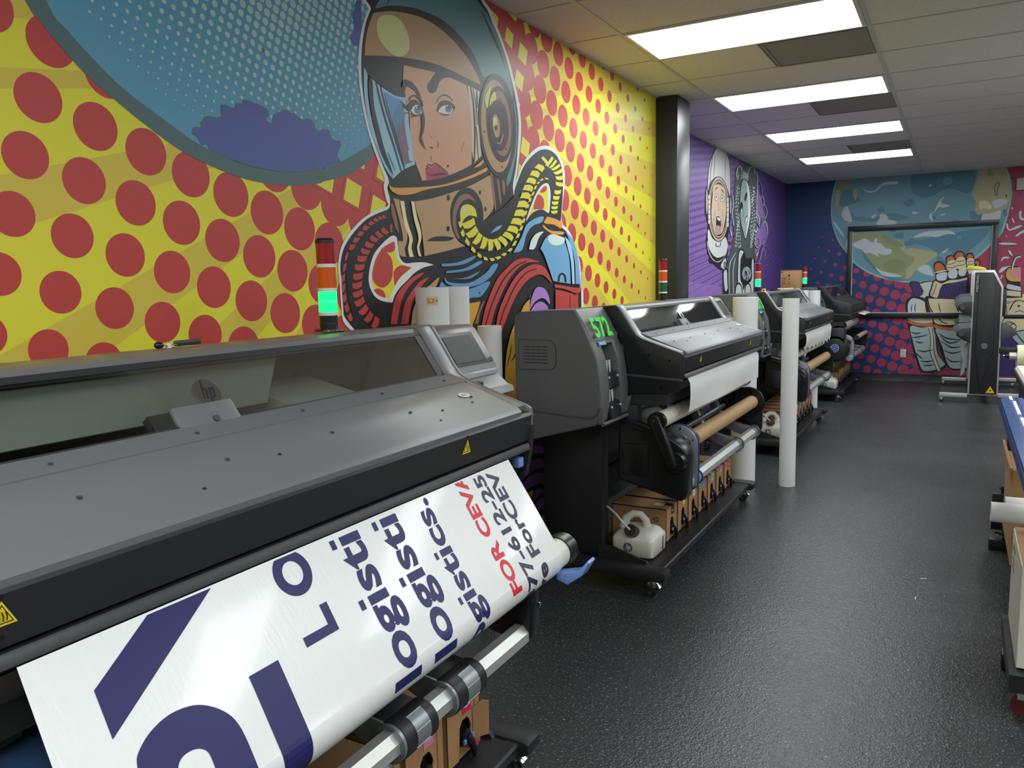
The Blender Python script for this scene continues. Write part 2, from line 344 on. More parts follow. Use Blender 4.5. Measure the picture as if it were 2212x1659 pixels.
for (o_,a_,b_,rf,lo,hi) in (((1.228,1.975),(.1492,-.0472),(-.046,-.1472),lambda y,z:.0605+(y-1.23)*.0195+.012*(z-1.9),.6,2.9),((4.249,2.776),(.1437,-.0467),(-.0455,-.1435),lambda y,z:.018+(5.542-y)*.0372,2.9,5.88)):
    for i in range(-45,45):
        for j in range(-45,45):
            y=o_[0]+a_[0]*(i+.5)+b_[0]*(j+.5); z=o_[1]+a_[1]*(i+.5)+b_[1]*(j+.5); r=rf(y,z)
            if lo<=y<hi and .9<z<ZC+.05 and r>.0805:
                e=max(.0,.30-(r-.0805)*7.5)
                cell=[(y+a_[0]*u+b_[0]*v,min(z+a_[1]*u+b_[1]*v,ZC)) for u,v in ((-.36,-.36),(.36,-.36),(.36,.36),(-.36,.36))]
                WL.mb.add([(XW+.00112,p,q) for p,q in cell],[[0,1,2,3]],c['RED'])
                if e>.03:
                    cell=[(y+a_[0]*u*e+b_[0]*v*e,min(z+a_[1]*u*e+b_[1]*v*e,ZC)) for u,v in ((-1,-1),(1,-1),(1,1),(-1,1))]; WL.mb.add([(XW+.00122,p,q) for p,q in cell],[[0,1,2,3]],c['YEL'])
WL.boxes.append((.5,5.9,0,ZC,5))
# solid red heart of the halftone with its small yellow windows is produced by the growing dots; the planet:
WL.shape(c['RNG'],'Z','155,0 235,115 350,260 540,470 700,610 920,790 1150,955 1400,1075 1600,1140 1820,1167 2000,1155 @A 0,1445 200,1390 385,1262c @w 2.9,2.84c 1.0,2.84c 1.05,2.5')
WL.shape(c['BLU'],'Z','285,0 420,190 640,430 800,580 1040,760 1260,915 1500,1020 1820,1080 2050,1055 @A 0,1340 130,1290 368,1150c @w 2.86,2.835c 1.12,2.835c 1.16,2.5')
bl=list(dots((1.674,2.269),(.031,-.0098),(-.010,-.0307),lambda y,z:min(.0205,.0145-.022*(2.42-z)-.009*abs(y-2.05)),c['DOT'],1.2,2.66,1.9,ZC-.02,N=70))
# keep dots inside the planet disc
bl=[d for d in bl if d[2]>.0016 and hypot(d[0]-2.12,(d[1]-2.92))<1.02 or d[1]>2.3 and d[2]>.0016]
for k in range(4): addk(WL,[d for d in bl if d[4]==k],.0019+.00008*k,12)
WL.boxes.append((1.0,2.9,1.8,ZC,10))
IS='1205,830 1215,800 1255,800 1260,770 1300,730 1370,740 1385,710 1388,660 1430,665 1470,680 1480,645 1520,655 1530,627 1580,640 1670,680 1685,720 1665,742 1690,772 1713,765 1715,725 1790,690 1830,712 1850,712 1890,750 1940,745 1975,780 1980,805 2010,830 2020,812 2065,820 2080,860 2110,885 2135,885 2140,920 2120,960 2125,990 2142,1018c 2000,1066 1820,1084 1600,1052 1450,1002 1312,942c 1295,905 1265,912 1240,865 1210,845'
WL.shape(c['RNG'],'Z',IS); 
_P=WL.pts(IS,'Z'); _cx=sum(p[0] for p in _P)/len(_P); _cz=sum(p[1] for p in _P)/len(_P)
WL.put(spl([(_cx+(a-_cx)*.982,_cz+(b-_cz)*.965-.0022,k) for a,b,k in _P],4,True),c['IND'])
WL.shape(c['IND'],'H','2212,0c 2140,20 2115,110 2080,230 2100,310 2095,440 2050,500 2070,570 2115,650 2170,640 2212,600c')
WL.ell(c['IND'],'H',2055-2212+1.5,300,0.1,.1) if False else None
WL.shape(c['MAU'],'H','805,680 830,675 848,710 840,738 815,725'); 
def s(m,f,t,**k): WL.shape(c[m],f,t,**k)
def l(m,f,t,w,**k): WL.line(c[m],f,t,w,**k)
s('WHT','A','395,-40 350,70 318,150 290,260 275,370 268,480 272,620 290,780 315,920 350,1060 395,1200 440,1320 470,1400 478,1440 470,1490 490,1590 503,1640 400,1680 300,1745 230,1815 170,1890 125,1990 108,2120 118,2240 125,2350 135,2470 140,2530 160,2580 220,2640c 330,2760c 330,5600c 2062,5600c 2062,2440 2055,2330 2045,2190 2030,2070 1990,1940 1955,1850 1900,1790c 1888,1730 1900,1590 1912,1490 1915,1400 1905,1330 1880,1260 1840,1200 1780,1162 1700,1172 1630,1230 1580,1300 1545,1380 1515,1470c 1530,1400 1560,1150 1565,980 1545,800 1510,640 1470,480 1420,330 1370,200 1330,90 1290,30 1240,-40c')
s('INK','A','412,-40 370,70 335,160 312,260 298,370 292,480 294,620 312,780 338,920 375,1060 420,1200 468,1330 500,1400 512,1450 500,1500 520,1590 512,1660 420,1700 330,1750 250,1830 190,1910 145,2000 125,2120 135,2240 140,2350 150,2470 157,2520 215,2600c 345,2740c 345,5600c 2048,5600c 2045,2440 2038,2330 2030,2190 2012,2070 1975,1940 1940,1860 1885,1800 1885,1720 1895,1590 1900,1470 1895,1390 1885,1320 1850,1240 1790,1195 1720,1195 1650,1245 1590,1320 1550,1410 1515,1510 1510,1570c 1500,1500 1505,1440 1525,1330 1540,1150 1545,980 1525,800 1490,640 1450,480 1400,330 1345,200 1300,90 1260,30 1225,-40c')
# gaps seen through the hoses
s('WHT','B','1605,470 1625,400 1655,320 1685,250 1725,190 1765,168 1790,190 1800,260 1795,340 1785,405 1740,380 1690,385 1640,420')
s('YEL','B','1628,430 1660,340 1690,275 1730,212 1762,190 1778,215 1780,290 1776,388 1735,368 1685,376')
s('RED','B','1662,370 1690,270 1715,262 1745,300 1742,370 1700,376'); s('RED','B','1715,235 1740,200 1765,192 1768,225 1735,245')
s('WHT','B','350,940 360,840 390,740 440,670 490,620 540,585 575,600c 585,680 600,760 640,805 720,800 800,800 870,820c 790,840 720,880 660,940 600,1000 560,1060 540,1120c 470,1110 410,1080 370,1020')
s('YEL','B','374,940 386,840 422,740 470,680 530,640 556,630c 562,700 585,780 640,830 710,834c 620,905 570,970 540,1030 513,1085c 450,1075 400,1020 382,980')
s('RED','B','455,705 520,750 543,830 530,940 470,1000 410,980 378,920 388,830 415,755'); s('RED','B','556,860 610,822 690,842c 600,920 558,990c 547,910'); s('RED','B','392,1020 430,1007 468,1030 484,1078 430,1062')
s('RED','B','445,700 480,670 545,635 556,640c 560,690 540,715 505,720 460,715')
for fr_,tx,w_,g_ in (('B','500,535 455,562 410,590 370,632 335,685 305,735 285,800 268,870 258,945 258,1015 266,1080 288,1150 325,1212 372,1262 430,1300',(62,92),.34),('B','488,430 455,440 425,452 390,470 350,502 305,545 268,592 232,645 200,705',(30,44),.3),('B','190,700 168,790 152,880 146,960 150,1040 162,1120 185,1200 215,1270',(22,40),.3),('B','528,490 530,540 532,560',(20,20),.2)):
    WL.hose(c['RED'],fr_,tx,w_,gap=g_,skew=.3)
l('INK','B','200,700 178,850 185,1000 205,1120 235,1250',14,taper=.2)
# helmet
s('TEAL','A','400,72c 520,46 680,58 820,103 950,168 1080,288 1190,440 1250,590 1275,620c 1340,590 1400,640 1450,720 1485,830 1500,850c 1495,700 1465,560 1420,400 1370,270 1300,130 1220,10 1170,-40c 480,-40c 425,20')
l('INK','A','1245,70 1300,200 1360,330 1410,450 1440,560',20,taper=.95); l('INK','A','490,45 503,20 520,-10',8,taper=.6)
s('TEAL','A','1508,800 1525,900 1535,1050 1528,1200 1505,1330 1480,1440 1452,1485c 1448,1430 1490,1300 1508,1150 1512,1000')
l('TEAL','A','1240,20 1330,180 1400,340 1440,480',8,taper=.9)
s('TAN','A','385,105c 520,90 640,105 780,145 900,215 1020,320 1120,440 1200,570 1245,680c 1120,620 1000,560 880,510 750,480 600,455 450,445 317,442c 325,330 345,220')
s('PY','A','475,122 560,130 630,200 670,300 670,400 620,447 560,445 490,390 430,300 414,200 430,150')
s('SKN','A','628,520c 740,545 870,575 1000,620 1130,680c 1150,800 1165,950 1172,1100 1170,1310c 1100,1350 980,1400 870,1430 775,1440c 750,1370 720,1290 690,1150 680,1050 672,900 640,775 628,720 622,640')
s('LB','A','372,625c 450,690 540,745 640,775c 655,850 665,900c 672,1000 690,1120 702,1210 720,1310c 650,1340 590,1380 545,1425c 480,1300 430,1150 400,1000 380,800')
s('LB','A','310,535c 340,580c 340,700 350,820 380,980 420,1120 480,1280 540,1430c 470,1320 415,1180 360,1020 325,850 310,700')
s('RB','A','480,740c 602,800c 590,860 530,950c 505,850'); s('RT','A','530,950c 602,820 636,900c 632,960 600,1010 556,1060c'); s('MAU','A','556,1060c 632,950c 645,1070 668,1200 692,1290c 642,1310c 600,1200')
s('PY','A','660,1200c 674,1198c 688,1280c 674,1284c')
for t,w in (('405,650 440,800 490,980 545,1150 610,1370',15),('440,675 475,830 530,1010 580,1180 636,1355',12),('470,735 500,860 560,1060 620,1280 640,1330',6),('500,1215 530,1290 560,1365',5)): l('INK','A',t,w,taper=.5)
s('INK','A','320,545c 400,600 500,660 622,700c 640,775c 560,760 470,700 372,625 345,600')
s('INK','A','375,640 385,800 400,900 430,1020 470,1180 520,1320 545,1400c 500,1330 440,1200 400,1050 375,960 368,900 350,780 345,640')
# face
s('INK','A','885,575c 840,640 815,690 830,735 860,745 890,720 910,660 950,622 1000,620 1038,642c 1010,610 985,595c'); s('INK','A','622,640 680,650 730,700 762,770 772,850c 750,790 720,730 680,700 652,690 636,720 640,775c 615,760')
l('INK','A','668,805 685,772 715,762 745,785 772,830',11,taper=.5); l('INK','A','885,822 910,780 950,757 990,772 1022,806',12,taper=.6); l('INK','A','770,800 778,850',9)
s('INK','A','655,870c 672,820 705,795 745,815 778,870 780,890c 740,860 700,850 665,885'); s('WHT','A','680,880c 705,845 740,838 770,880 768,905c 730,915 700,905')
WL.ell(c['IRI'],'A',738,876,30,34); WL.ell(c['INK'],'A',742,860,14,15); WL.ell(c['WHT'],'A',728,858,6,7); l('INK','A','680,905 720,922 772,906',9,taper=.6)
for t in ('600,800 640,845 668,872','610,835 645,862 668,885','632,905 655,900 672,898','680,935 720,925 765,915'): l('INK','A',t,9,taper=.7)
s('INK','A','778,880 792,960 782,1050 768,1105 806,1202c 770,1150 755,1105 768,1010 766,930')
s('INK','A','888,885c 910,820 955,800 1005,815 1042,855c 1020,890 970,924 903,905c 930,908'); s('WHT','A','900,890c 930,850 980,840 1022,870c 1000,905 950,908')
WL.ell(c['IRI'],'A',985,866,28,32); WL.ell(c['INK'],'A',985,850,15,17); WL.ell(c['WHT'],'A',973,846,6,7)
s('INK','A','838,1168 862,1175 858,1186 843,1180'); l('INK','A','893,1120 903,1150 893,1185',6,taper=.6); l('BRO','A','838,1083 855,1105',8); l('INK','A','848,1245 845,1285',4); l('INK','A','1110,1130 1085,1210',3)
s('LIP','A','800,1375c 815,1320 850,1337 885,1312 940,1350 980,1382c 985,1400 900,1425 808,1436c 806,1400'); s('INK','A','790,1370 850,1392 920,1376 988,1388c 920,1396 855,1402'); l('INK','A','802,1352 825,1308 850,1322 880,1302 930,1335 980,1376',10,taper=.5)
WL.ell(c['INK'],'A',980,1323,8,11)
# visor side and ear piece
s('CRE','A','1135,680c 1235,730c 1218,900 1232,1080 1248,1240c 1190,1300c 1172,1200 1168,1000 1155,850')
for t,w in (('1160,690 1185,850 1195,1050 1190,1290',16),('1180,705 1205,850 1213,1000',8),('1210,720 1215,860',10),('1205,1010 1215,1150 1222,1270',9)): l('INK','A',t,w,taper=.4)
WL.ell(c['INK'],'A',1375,1000,150,412,-3); WL.ell(c['TAN'],'A',1368,1005,122,370,-4); WL.ell(c['INK'],'A',1392,990,106,306,-4); WL.ell(c['BRO'],'A',1402,985,82,262,-4); WL.ell(c['INK'],'A',1385,1000,78,205,-3)
l('PY','A','1292,860 1290,780 1320,690',36,taper=.8); s('HOS','A','1308,850 1318,775 1352,730 1362,790 1332,812'); WL.ell(c['TAN'],'A',1364,1005,28,94,-5); WL.ell(c['PY'],'A',1354,975,18,44,-5); WL.ell(c['INK'],'A',1362,1018,12,22)
l('TAN','A','1368,1140 1400,1135 1421,1068',10,taper=.5)
for x,y in ((1270,1050),(1413,1330),(1448,918),(1458,1078),(1440,1185),(1398,790),(1365,660)): WL.ell(c['INK'],'A',x,y,6,10)
# collar
s('ORA','B','508,182c 545,205 640,205 800,198 950,178 1100,130 1200,88 1286,44 1290,72c 1200,115 1080,160 950,195 800,222 700,255 600,264 548,245 520,220'); s('ORA','A','1178,1338c 1260,1270c 1262,1292 1230,1325')
s('TA2','B','712,315c 850,290 1000,245 1150,190 1312,105c 1332,200 1342,300 1340,370c 1300,430 1257,470c 1255,400 1240,320 1190,240 1130,208 1080,218 1030,278 1000,360 998,460 1020,560 1060,630 1115,668c 1000,700 900,725 790,748c 775,600 760,500 730,400')
s('BRO','B','1315,110 1332,112 1362,355 1348,362'); s('BRO','B','1374,152 1390,155 1408,310 1396,325'); s('BRO','B','1412,155 1432,158 1438,240 1425,262')
s('TA2','B','545,288c 592,300c 612,420 655,560 652,640 636,690 648,755c 602,745 585,690 583,628c 622,632c 618,570 585,430')
s('STR','B','598,308c 632,312c 648,430 672,520 700,610 690,680 708,755c 675,757c 662,690 672,610 635,500'); s('STR','B','683,313c 708,315c 730,430 760,540 765,610 748,680 765,752c 745,750c 730,680 742,600 705,450')
s('BRO','B','525,345 541,333 562,400 585,520 588,565 560,520 535,430'); s('INK','B','805,628c 870,596 960,592 1032,603c 980,628 880,632')
for x,y,a,b in ((980,285,13,25),(978,532,13,22),(1232,243,9,17),(1276,376,10,18)): WL.ell(c['INK'],'B',x,y,a,b)
WL.ell(c['INK'],'B',1128,430,132,226); WL.ell(c['BRO'],'B',1118,450,105,198); WL.ell(c['INK'],'B',1140,470,100,176); s('INK','B','1100,560 1255,470 1420,360 1540,260 1560,500 1300,700 1080,640')
s('TNK','B','1312,570c 1360,520 1410,502c 1380,540')
s('HOS','B','1072,405 1090,352 1140,338 1190,370 1208,440c 1150,425 1110,450 1082,486'); WL.ell(c['PY'],'B',1105,385,26,36)
WL.hose(c['HOS'],'B','1130,455 1150,530 1185,595 1232,635 1285,660 1340,665 1393,648 1438,615 1478,570 1512,510 1540,445 1562,375 1585,305 1610,240 1635,180 1662,125 1695,70 1738,25',(104,66),gap=.3)
WL.hose(c['HOS'],'A','1745,1300 1775,1278 1805,1300 1830,1320 1850,1350 1868,1390 1875,1440 1868,1490',(92,62),gap=.4,skew=0)
WL.hose(c['HOS'],'B','1860,215 1850,262 1838,305 1832,345 1830,380 1828,415',(52,50),gap=.35)
WL.hose(c['HOS'],'B','1068,450 1080,530 1105,600 1150,670 1200,725 1250,762 1300,778 1355,776 1408,752 1450,722 1490,682 1520,620 1545,560 1570,500 1586,440 1602,380 1620,330 1640,280 1665,230 1690,180 1712,155 1745,130 1790,135',(30,12),gap=.4)
s('ORA','B','1772,435c 1830,450 1892,478c 1885,530 1830,500 1765,492 1745,480c'); s('ORA','B','1740,500 1800,545 1898,555 1896,578 1815,572 1750,530')
# tank
s('TNK','B','1495,722c 1560,600 1600,500 1670,450 1735,435 1722,480 1650,510 1600,580 1565,700'); s('TNH','B','1620,695c 1640,620 1680,570 1737,555 1700,600 1665,690')
s('TNK','B','1710,690c 1750,610 1800,575 1880,600 1920,680 1945,800 1952,970c 1850,955 1812,945c 1780,850 1740,740'); s('TNH','B','1770,615 1800,575 1860,588 1905,610 1890,650 1840,665 1800,655')
s('TNL','B','1905,592c 1950,650 1975,780 1985,972c 1965,970c 1955,800 1930,690'); s('TNK','B','1912,552c 1970,620 2010,750 2025,900 2028,972c 1992,970c 1985,800 1960,680'); l('INK','B','1855,952 1862,905 1885,890 1905,908 1912,958',15)
s('RED','B','1825,975c 1900,985 1980,1000 2036,1000c 2034,1030 1990,1045 1900,1010 1830,1000'); s('RED','B','1830,1015c 1900,1030 1985,1062 1986,1145c 1985,1500c 1830,1500c'); s('RED','B','1996,1052c 2022,1045c 2022,1500c 1999,1500c'); l('INK','B','1945,1060 1947,1200 1947,1400',5)
# neck, suit, shoulders
for t in ('928,810c 1050,800 1182,750 1192,765 1100,815 942,832','970,868c 1100,850 1222,790 1250,802 1150,860 977,885','1010,930c 1120,920 1232,868 1150,928','953,920c 992,958 1150,960 1282,880 1327,822 1376,815 1330,900 1240,970 1100,1002 980,975 950,940','905,995c 925,955 962,985 1060,1030 1180,1000 1312,950 1250,1060 1180,1080 1050,1085 1050,995'): s('NEK','B',t)
WL.ell(c['INK'],'B',1228,1043,6,9)
s('TOR','B','700,1200 900,1150 1055,1130 1150,1125 1240,1110c 1215,1200 1180,1290c 1150,1700c 700,1700c'); s('BRO','B','1195,1285c 1225,1190 1262,1112 1270,1118 1240,1200 1222,1285')
s('RED','B','525,1290c 545,1150 580,1050 650,960 730,900 792,885 700,960 640,1040 600,1150 575,1290c'); s('RED','B','605,1290c 635,1130 700,1020 760,950 828,920 760,1000 700,1100 680,1190 660,1290c'); s('TAN','B','685,1290c 700,1170 760,1040 830,980 905,918 870,1010 780,1130 745,1290c')
s('RED','B','1245,1300c 1270,1180 1310,1060 1370,930 1440,850 1520,780 1600,765 1660,780 1702,795 1600,805 1530,850 1460,940 1400,1060 1350,1180 1320,1300c'); l('INK','B','1275,1300 1310,1180 1360,1050 1430,920 1520,830 1600,790',12,taper=.3)
s('RED','B','1350,1350c 1375,1200 1430,1060 1500,930 1580,850 1660,815 1730,830 1770,880 1802,962 1740,905 1680,900 1600,950 1520,1060 1450,1220 1390,1400 1385,1560c 1355,1500c'); l('INK','B','1370,1400 1400,1240 1450,1110 1520,970 1600,880 1680,850',11,taper=.3)
s('TOR','B','1425,1900c 1435,1560 1480,1350 1540,1230 1580,1140 1628,1085 1626,1180 1635,2400c 1400,2400c'); l('INK','B','1640,975 1620,1005',4); l('INK','B','1480,1450 1470,1520 1440,1640',8,taper=.9); l('INK','B','1530,1460 1505,1540 1475,1590',10,taper=.9)
s('PUR','B','1627,1170c 1640,1080 1670,1010 1705,995 1750,1015 1780,1080 1784,1132 1750,1095 1715,1085 1670,1110 1636,1160'); s('PUR','B','1632,1186c 1670,1130 1715,1112 1760,1140 1775,1186c')
for t in ('600,270c 640,45 800,25 920,50 960,130 978,242 900,205 790,190 690,220','330,700c 500,500 620,370 760,300 850,300 950,340 1000,400 1002,562 930,520 850,510 740,540 600,640 430,780c','430,860c 600,690 750,620 870,615 960,650 1005,690 1010,850 1050,880 1045,957 950,890 870,855 780,860 650,920 540,1000c',
          '670,1270c 700,1050 740,975 830,955 920,990 1000,1050 1015,1182 970,1080 900,1045 830,1080 750,1170','720,1320c 800,1200 880,1145 930,1180 980,1330 1032,1472 960,1400 900,1400 820,1450','860,1540c 940,1500 1000,1570 1022,1655 900,1800c','240,470c 420,480 330,600c'): s('DPU','C',t)
s('TOR','C','575,1050c 682,1000 640,1165c')
for t in ('500,1750c 560,1650 700,1600 860,1640 1000,1760c','520,2200c 600,2000 800,1960 1000,2100c'): s('DPU','C',t)
struct(WL.mb.build('wall_left', sm=0))
# ---- purple wall beyond the column
WP_=Wall(0,XP,1,(5.93,YF,0,ZC)); WP_.mb.add([(XP,5.93,0),(XP,YF,0),(XP,YF,ZC),(XP,5.93,ZC)],[[0,1,2,3]],c['W2'])
L1=list(dots((7.509,2.427),(.0600,.0085),(-.004,-.0683),lambda y,z:(min(.0315,.0225+.006*(2.5-z)) if y<9.6 else 0),c['W2L'],6.3,9.6,1.2,ZC,N=70))
WP_.put([(9.3,1.1),(9.9,1.1),(11.2,2.1),(10.2,2.8),(9.3,2.8)],c['W2L'])
WP_.put([(6.0,1.1),(9.6,1.1),(9.6,1.35),(6.0,1.55)],c['W2L'])
WP_.boxes=[]
addk(WP_,L1,.0009,14)
L2=list(dots((7.509,2.427),(.0600,.0085),(-.004,-.0683),lambda y,z:.006+.012*(z-1.25),c['W2D'],6.3,9.6,1.2,1.62,N=70)); addk(WP_,L2,.0012,6)
L2=[d for d in dots((7.509,2.427),(.1200,.03),(-.008,-.0683*1.2),lambda y,z:.017,c['W2D'],9.9,12.2,1.2,1.9,N=60)]; addk(WP_,L2,.0012,6)
WP_.boxes.append((5.9,12.4,0,3,8))
def s(m,f,t,**k): WP_.shape(c[m],f,t,**k)
def l(m,f,t,w,**k): WP_.line(c[m],f,t,w,**k)
s('INK','P','632,140c 560,280 500,430 465,600 440,820 436,940 400,980 388,1200 385,1450 410,1580 432,1700 438,1800 412,2000 430,2150 465,2330 475,2420 500,2470 560,2490 600,2540 680,2590 760,2630c 800,2500 840,2330 850,2160 845,2000 890,1700 915,1450 918,1180 890,1130 905,900 905,700 890,500 850,350 800,235c')
s('HLM','P','640,150c 800,240c 842,350 878,500 890,700 895,900 885,1130 860,1060 800,900 730,790 640,750 560,790 480,900 455,1030 450,900 470,650 505,450 565,300')
l('INK','P','575,310 582,420 575,600 560,780',9,taper=.4); l('INK','P','540,360 525,480 505,620 492,880',12,taper=.3); l('INK','P','822,310 800,450 790,640 795,840',7,taper=.4)
WP_.ell(c['INK'],'P',662,1400,222,655); WP_.ell(c['RIM'],'P',662,1400,208,640); WP_.ell(c['INK'],'P',662,1400,190,590); WP_.ell(c['RIM'],'P',662,1400,180,570); WP_.ell(c['INK'],'P',662,1402,168,540)
s('FCE','P','560,930 600,915 660,905 730,940 780,1020 805,1200 810,1400 800,1560 770,1720 745,1830 700,1890 640,1910 590,1870 550,1760 525,1620 515,1450 525,1280 545,1100')
for x in (475,842):
    for i in range(6): s('HLM','P','%d,%dc %d,%dc %d,%dc %d,%dc'%(x-22,1120+i*98+(x>500)*60,x+20,1115+i*98+(x>500)*60,x+20,1195+i*98+(x>500)*60,x-22,1200+i*98+(x>500)*60))
l('INK','P','585,1030 610,985 655,965',18,taper=.8); l('INK','P','705,1000 735,1035 772,1090',18,taper=.8)
for x,y in ((614,1165),(730,1188)): WP_.ell(c['INK'],'P',x,y,38,72); WP_.ell(c['HLM'],'P',x,y,32,64); WP_.ell(c['INK'],'P',x-2,y-6,9,24)
l('INK','P','648,1260 660,1330 650,1400',5,taper=.5); l('INK','P','630,1400 655,1420 690,1400',5,taper=.4); l('INK','P','605,1390 578,1500 568,1640',5,taper=.6); l('INK','P','705,1390 735,1500 745,1660',5,taper=.6); l('INK','P','560,1580 570,1700 580,1780',5); l('INK','P','720,1620 735,1720 720,1800',5)
s('INK','P','620,1545 690,1570 706,1700 692,1790 620,1790 608,1680'); s('HLM','P','628,1555c 690,1578c 690,1640 660,1625 630,1605'); s('TNG','P','590,1830 600,1745 650,1722 700,1760 708,1830 680,1890 650,1900 610,1875')
s('HLM','S','442,360 478,350 520,480 600,560 700,572 790,480 835,600 840,680 800,800 740,862 640,892 560,852 490,752 445,600')
l('INK','S','425,500 440,700 480,850 560,970 640,1005 740,950 800,850 835,720',46,taper=.3); l('HLM','S','432,560 450,720 500,860 570,950 640,975 730,925 795,820 825,720',16,taper=.3); l('INK','S','600,600 610,655 650,670 690,650 700,590',14)
s('INK','S','468,900 468,960 500,1012 520,985 560,1015 600,1062 640,1058 680,1122 745,1142c 800,1100 835,1000 820,900 780,860 700,960 640,985 560,950'); s('MSL','S','700,1060 740,960 790,900 812,980 790,1120 745,1110'); WP_.ell(c['INK'],'S',783,1040,26,75); WP_.ell(c['TNG'],'S',783,1040,14,48)
WP_.ell(c['RIM'],'P',428,1250,18,250); WP_.ell(c['RIM'],'P',902,1330,14,170)
# machine figure
s('MTL','P','990,800 1000,620 1040,540 1090,520 1150,470 1250,485 1340,560 1412,610 1425,900 1415,1300 1420,1700 1385,2000 1365,2300 1375,2500 1370,3200c 740,3200c 745,2700 830,2600 850,2400 900,2220 960,1950 935,1600 965,1100')
rg=random.Random(3)
for i,x in enumerate((1010,1030,1055,1080,1290,1310,1335,1360,1395)):
    y=900+rg.random()*200
    while y<2150:
        h=22+rg.random()*30; xx=x+14*sin(y/120+i); s('MSL','P','%d,%dc %d,%dc %d,%dc %d,%dc'%(xx-8,y,xx+8,y+6,xx+7,y+h,xx-7,y+h-6)); y+=h+18+rg.random()*22
for i,x in enumerate((1150,1178,1205,1232,1040,1115)):
    y=640+rg.random()*60; l('MSL','P','%d,%d %d,%d %d,%d'%(x,y,x+6,y+60,x-4,y+150),18,taper=.3)
for t,w,m in (('1010,760 1030,600 1085,545 1130,640',20,'MSL'),('1020,800 1045,680 1090,640 1120,720',16,'BRD'),('1250,760 1290,640 1350,570 1375,640',14,'BRD'),('1240,680 1290,570 1360,580 1385,760',14,'MSL'),('1380,700 1395,1000 1390,1400 1400,1800',16,'BRD'),('1418,640 1430,900 1415,1200 1420,1600',10,'TNL'),('935,1080 950,1300 930,1500 960,1720',18,'TNL')): l(m,'P',t,w,taper=.2)
s('INK','P','1075,1100 1095,900 1140,800 1205,815 1250,890 1285,1050 1305,1300 1305,1500 1275,1720 1240,1870 1190,2020 1140,1870 1085,1660 1062,1400')
s('MSK','P','1088,1100 1110,910 1150,815 1200,832 1240,905 1270,1050 1290,1300 1290,1500 1260,1700 1230,1850 1190,1990 1150,1860 1100,1650 1078,1400')
s('MSL','P','1200,832c 1240,905 1270,1050 1290,1300 1290,1500 1260,1700 1230,1850 1192,1985c 1200,1850 1235,1600 1240,1400 1235,1150'); s('INK','P','1168,1210 1185,1100 1220,1068 1215,1150 1190,1240'); WP_.ell(c['INK'],'P',1108,1370,30,120); WP_.ell(c['MSL'],'P',1112,1430,14,50)
l('INK','P','1170,1690 1200,1560 1235,1530',14,taper=.7); s('MSL','P','1190,1600 1222,1545 1210,1640 1185,1690'); l('INK','P','1145,1480 1150,1560 1170,1570',5)
s('INK','S','1030,1640c 1020,1300 1030,1000 1040,820 1090,710 1160,750 1210,900 1330,890 1375,1000 1370,1700c'); s('MSL','S','1050,1640c 1040,1300 1050,1000 1060,830 1092,745 1150,775 1120,850 1090,960 1085,1300 1130,1430 1150,1540 1200,1420 1290,1370 1325,1250 1315,1060 1330,920 1355,1000 1350,1700c')
WP_.ell(c['MSK'],'S',1215,1210,90,140); 
for i in range(16): x=1150+rg.random()*120; y=1100+rg.random()*220; l('INK','S','%d,%d %d,%d %d,%d'%(x,y,x+30*rg.random(),y+25,x-10,y+60),12,taper=.5)
for x,r in ((1055,60),(1240,52)): WP_.ell(c['INK'],'S',x,1560,r+16,175); WP_.ell(c['MSL'],'S',x,1570,r,150)
s('INK','S','735,1150c 830,1100 850,1300 860,1560 800,1640c 750,1600c'); s('MSL','S','760,1180 818,1150 830,1400 835,1500 790,1560 765,1400')
for t in ('990,800 930,900 880,1020 860,1200 870,1640','985,900 960,1020 940,1200 950,1600'): l('INK','S',t,34,taper=.2); l('MSL','S',t,16,taper=.2)
for t,w,m,f in (('1430,790 1490,880 1515,1000 1520,1100',14,'MSK','P'),('1520,1130 1500,1200 1520,1300 1560,1330 1570,1250 1555,1170 1530,1140',14,'MSL','P'),('1580,1310 1630,1440 1600,1580 1570,1490',14,'MSL','P'),('1440,1500 1470,1560 1480,1650 1460,1720',20,'MSL','P'),
    ('1520,1400 1500,1460 1520,1530',12,'MSL','P'),('1550,230 1590,170 1630,260 1640,420',22,'MSL','S'),('1370,590 1420,690 1480,620 1470,510',16,'MSL','S'),('1340,560 1370,800 1390,960 1450,940 1480,800 1530,640',18,'BRD','S'),('1430,190 1470,270 1510,250 1530,100',16,'TNK','S'),('860,560 890,610 950,560 985,440',22,'BRD','S'),('890,340 905,400 910,460',26,'MSL','S'),('1560,640 1590,800 1580,860 1600,930',12,'MSK','S'),('1370,330 1400,380 1430,310',24,'MSL','S'),('1400,860 1430,820 1440,780',26,'MSL','S')):
    l('INK',f,t,w+16,taper=.3); l(m,f,t,w,taper=.3)
struct(WP_.mb.build('wall_left', sm=0))
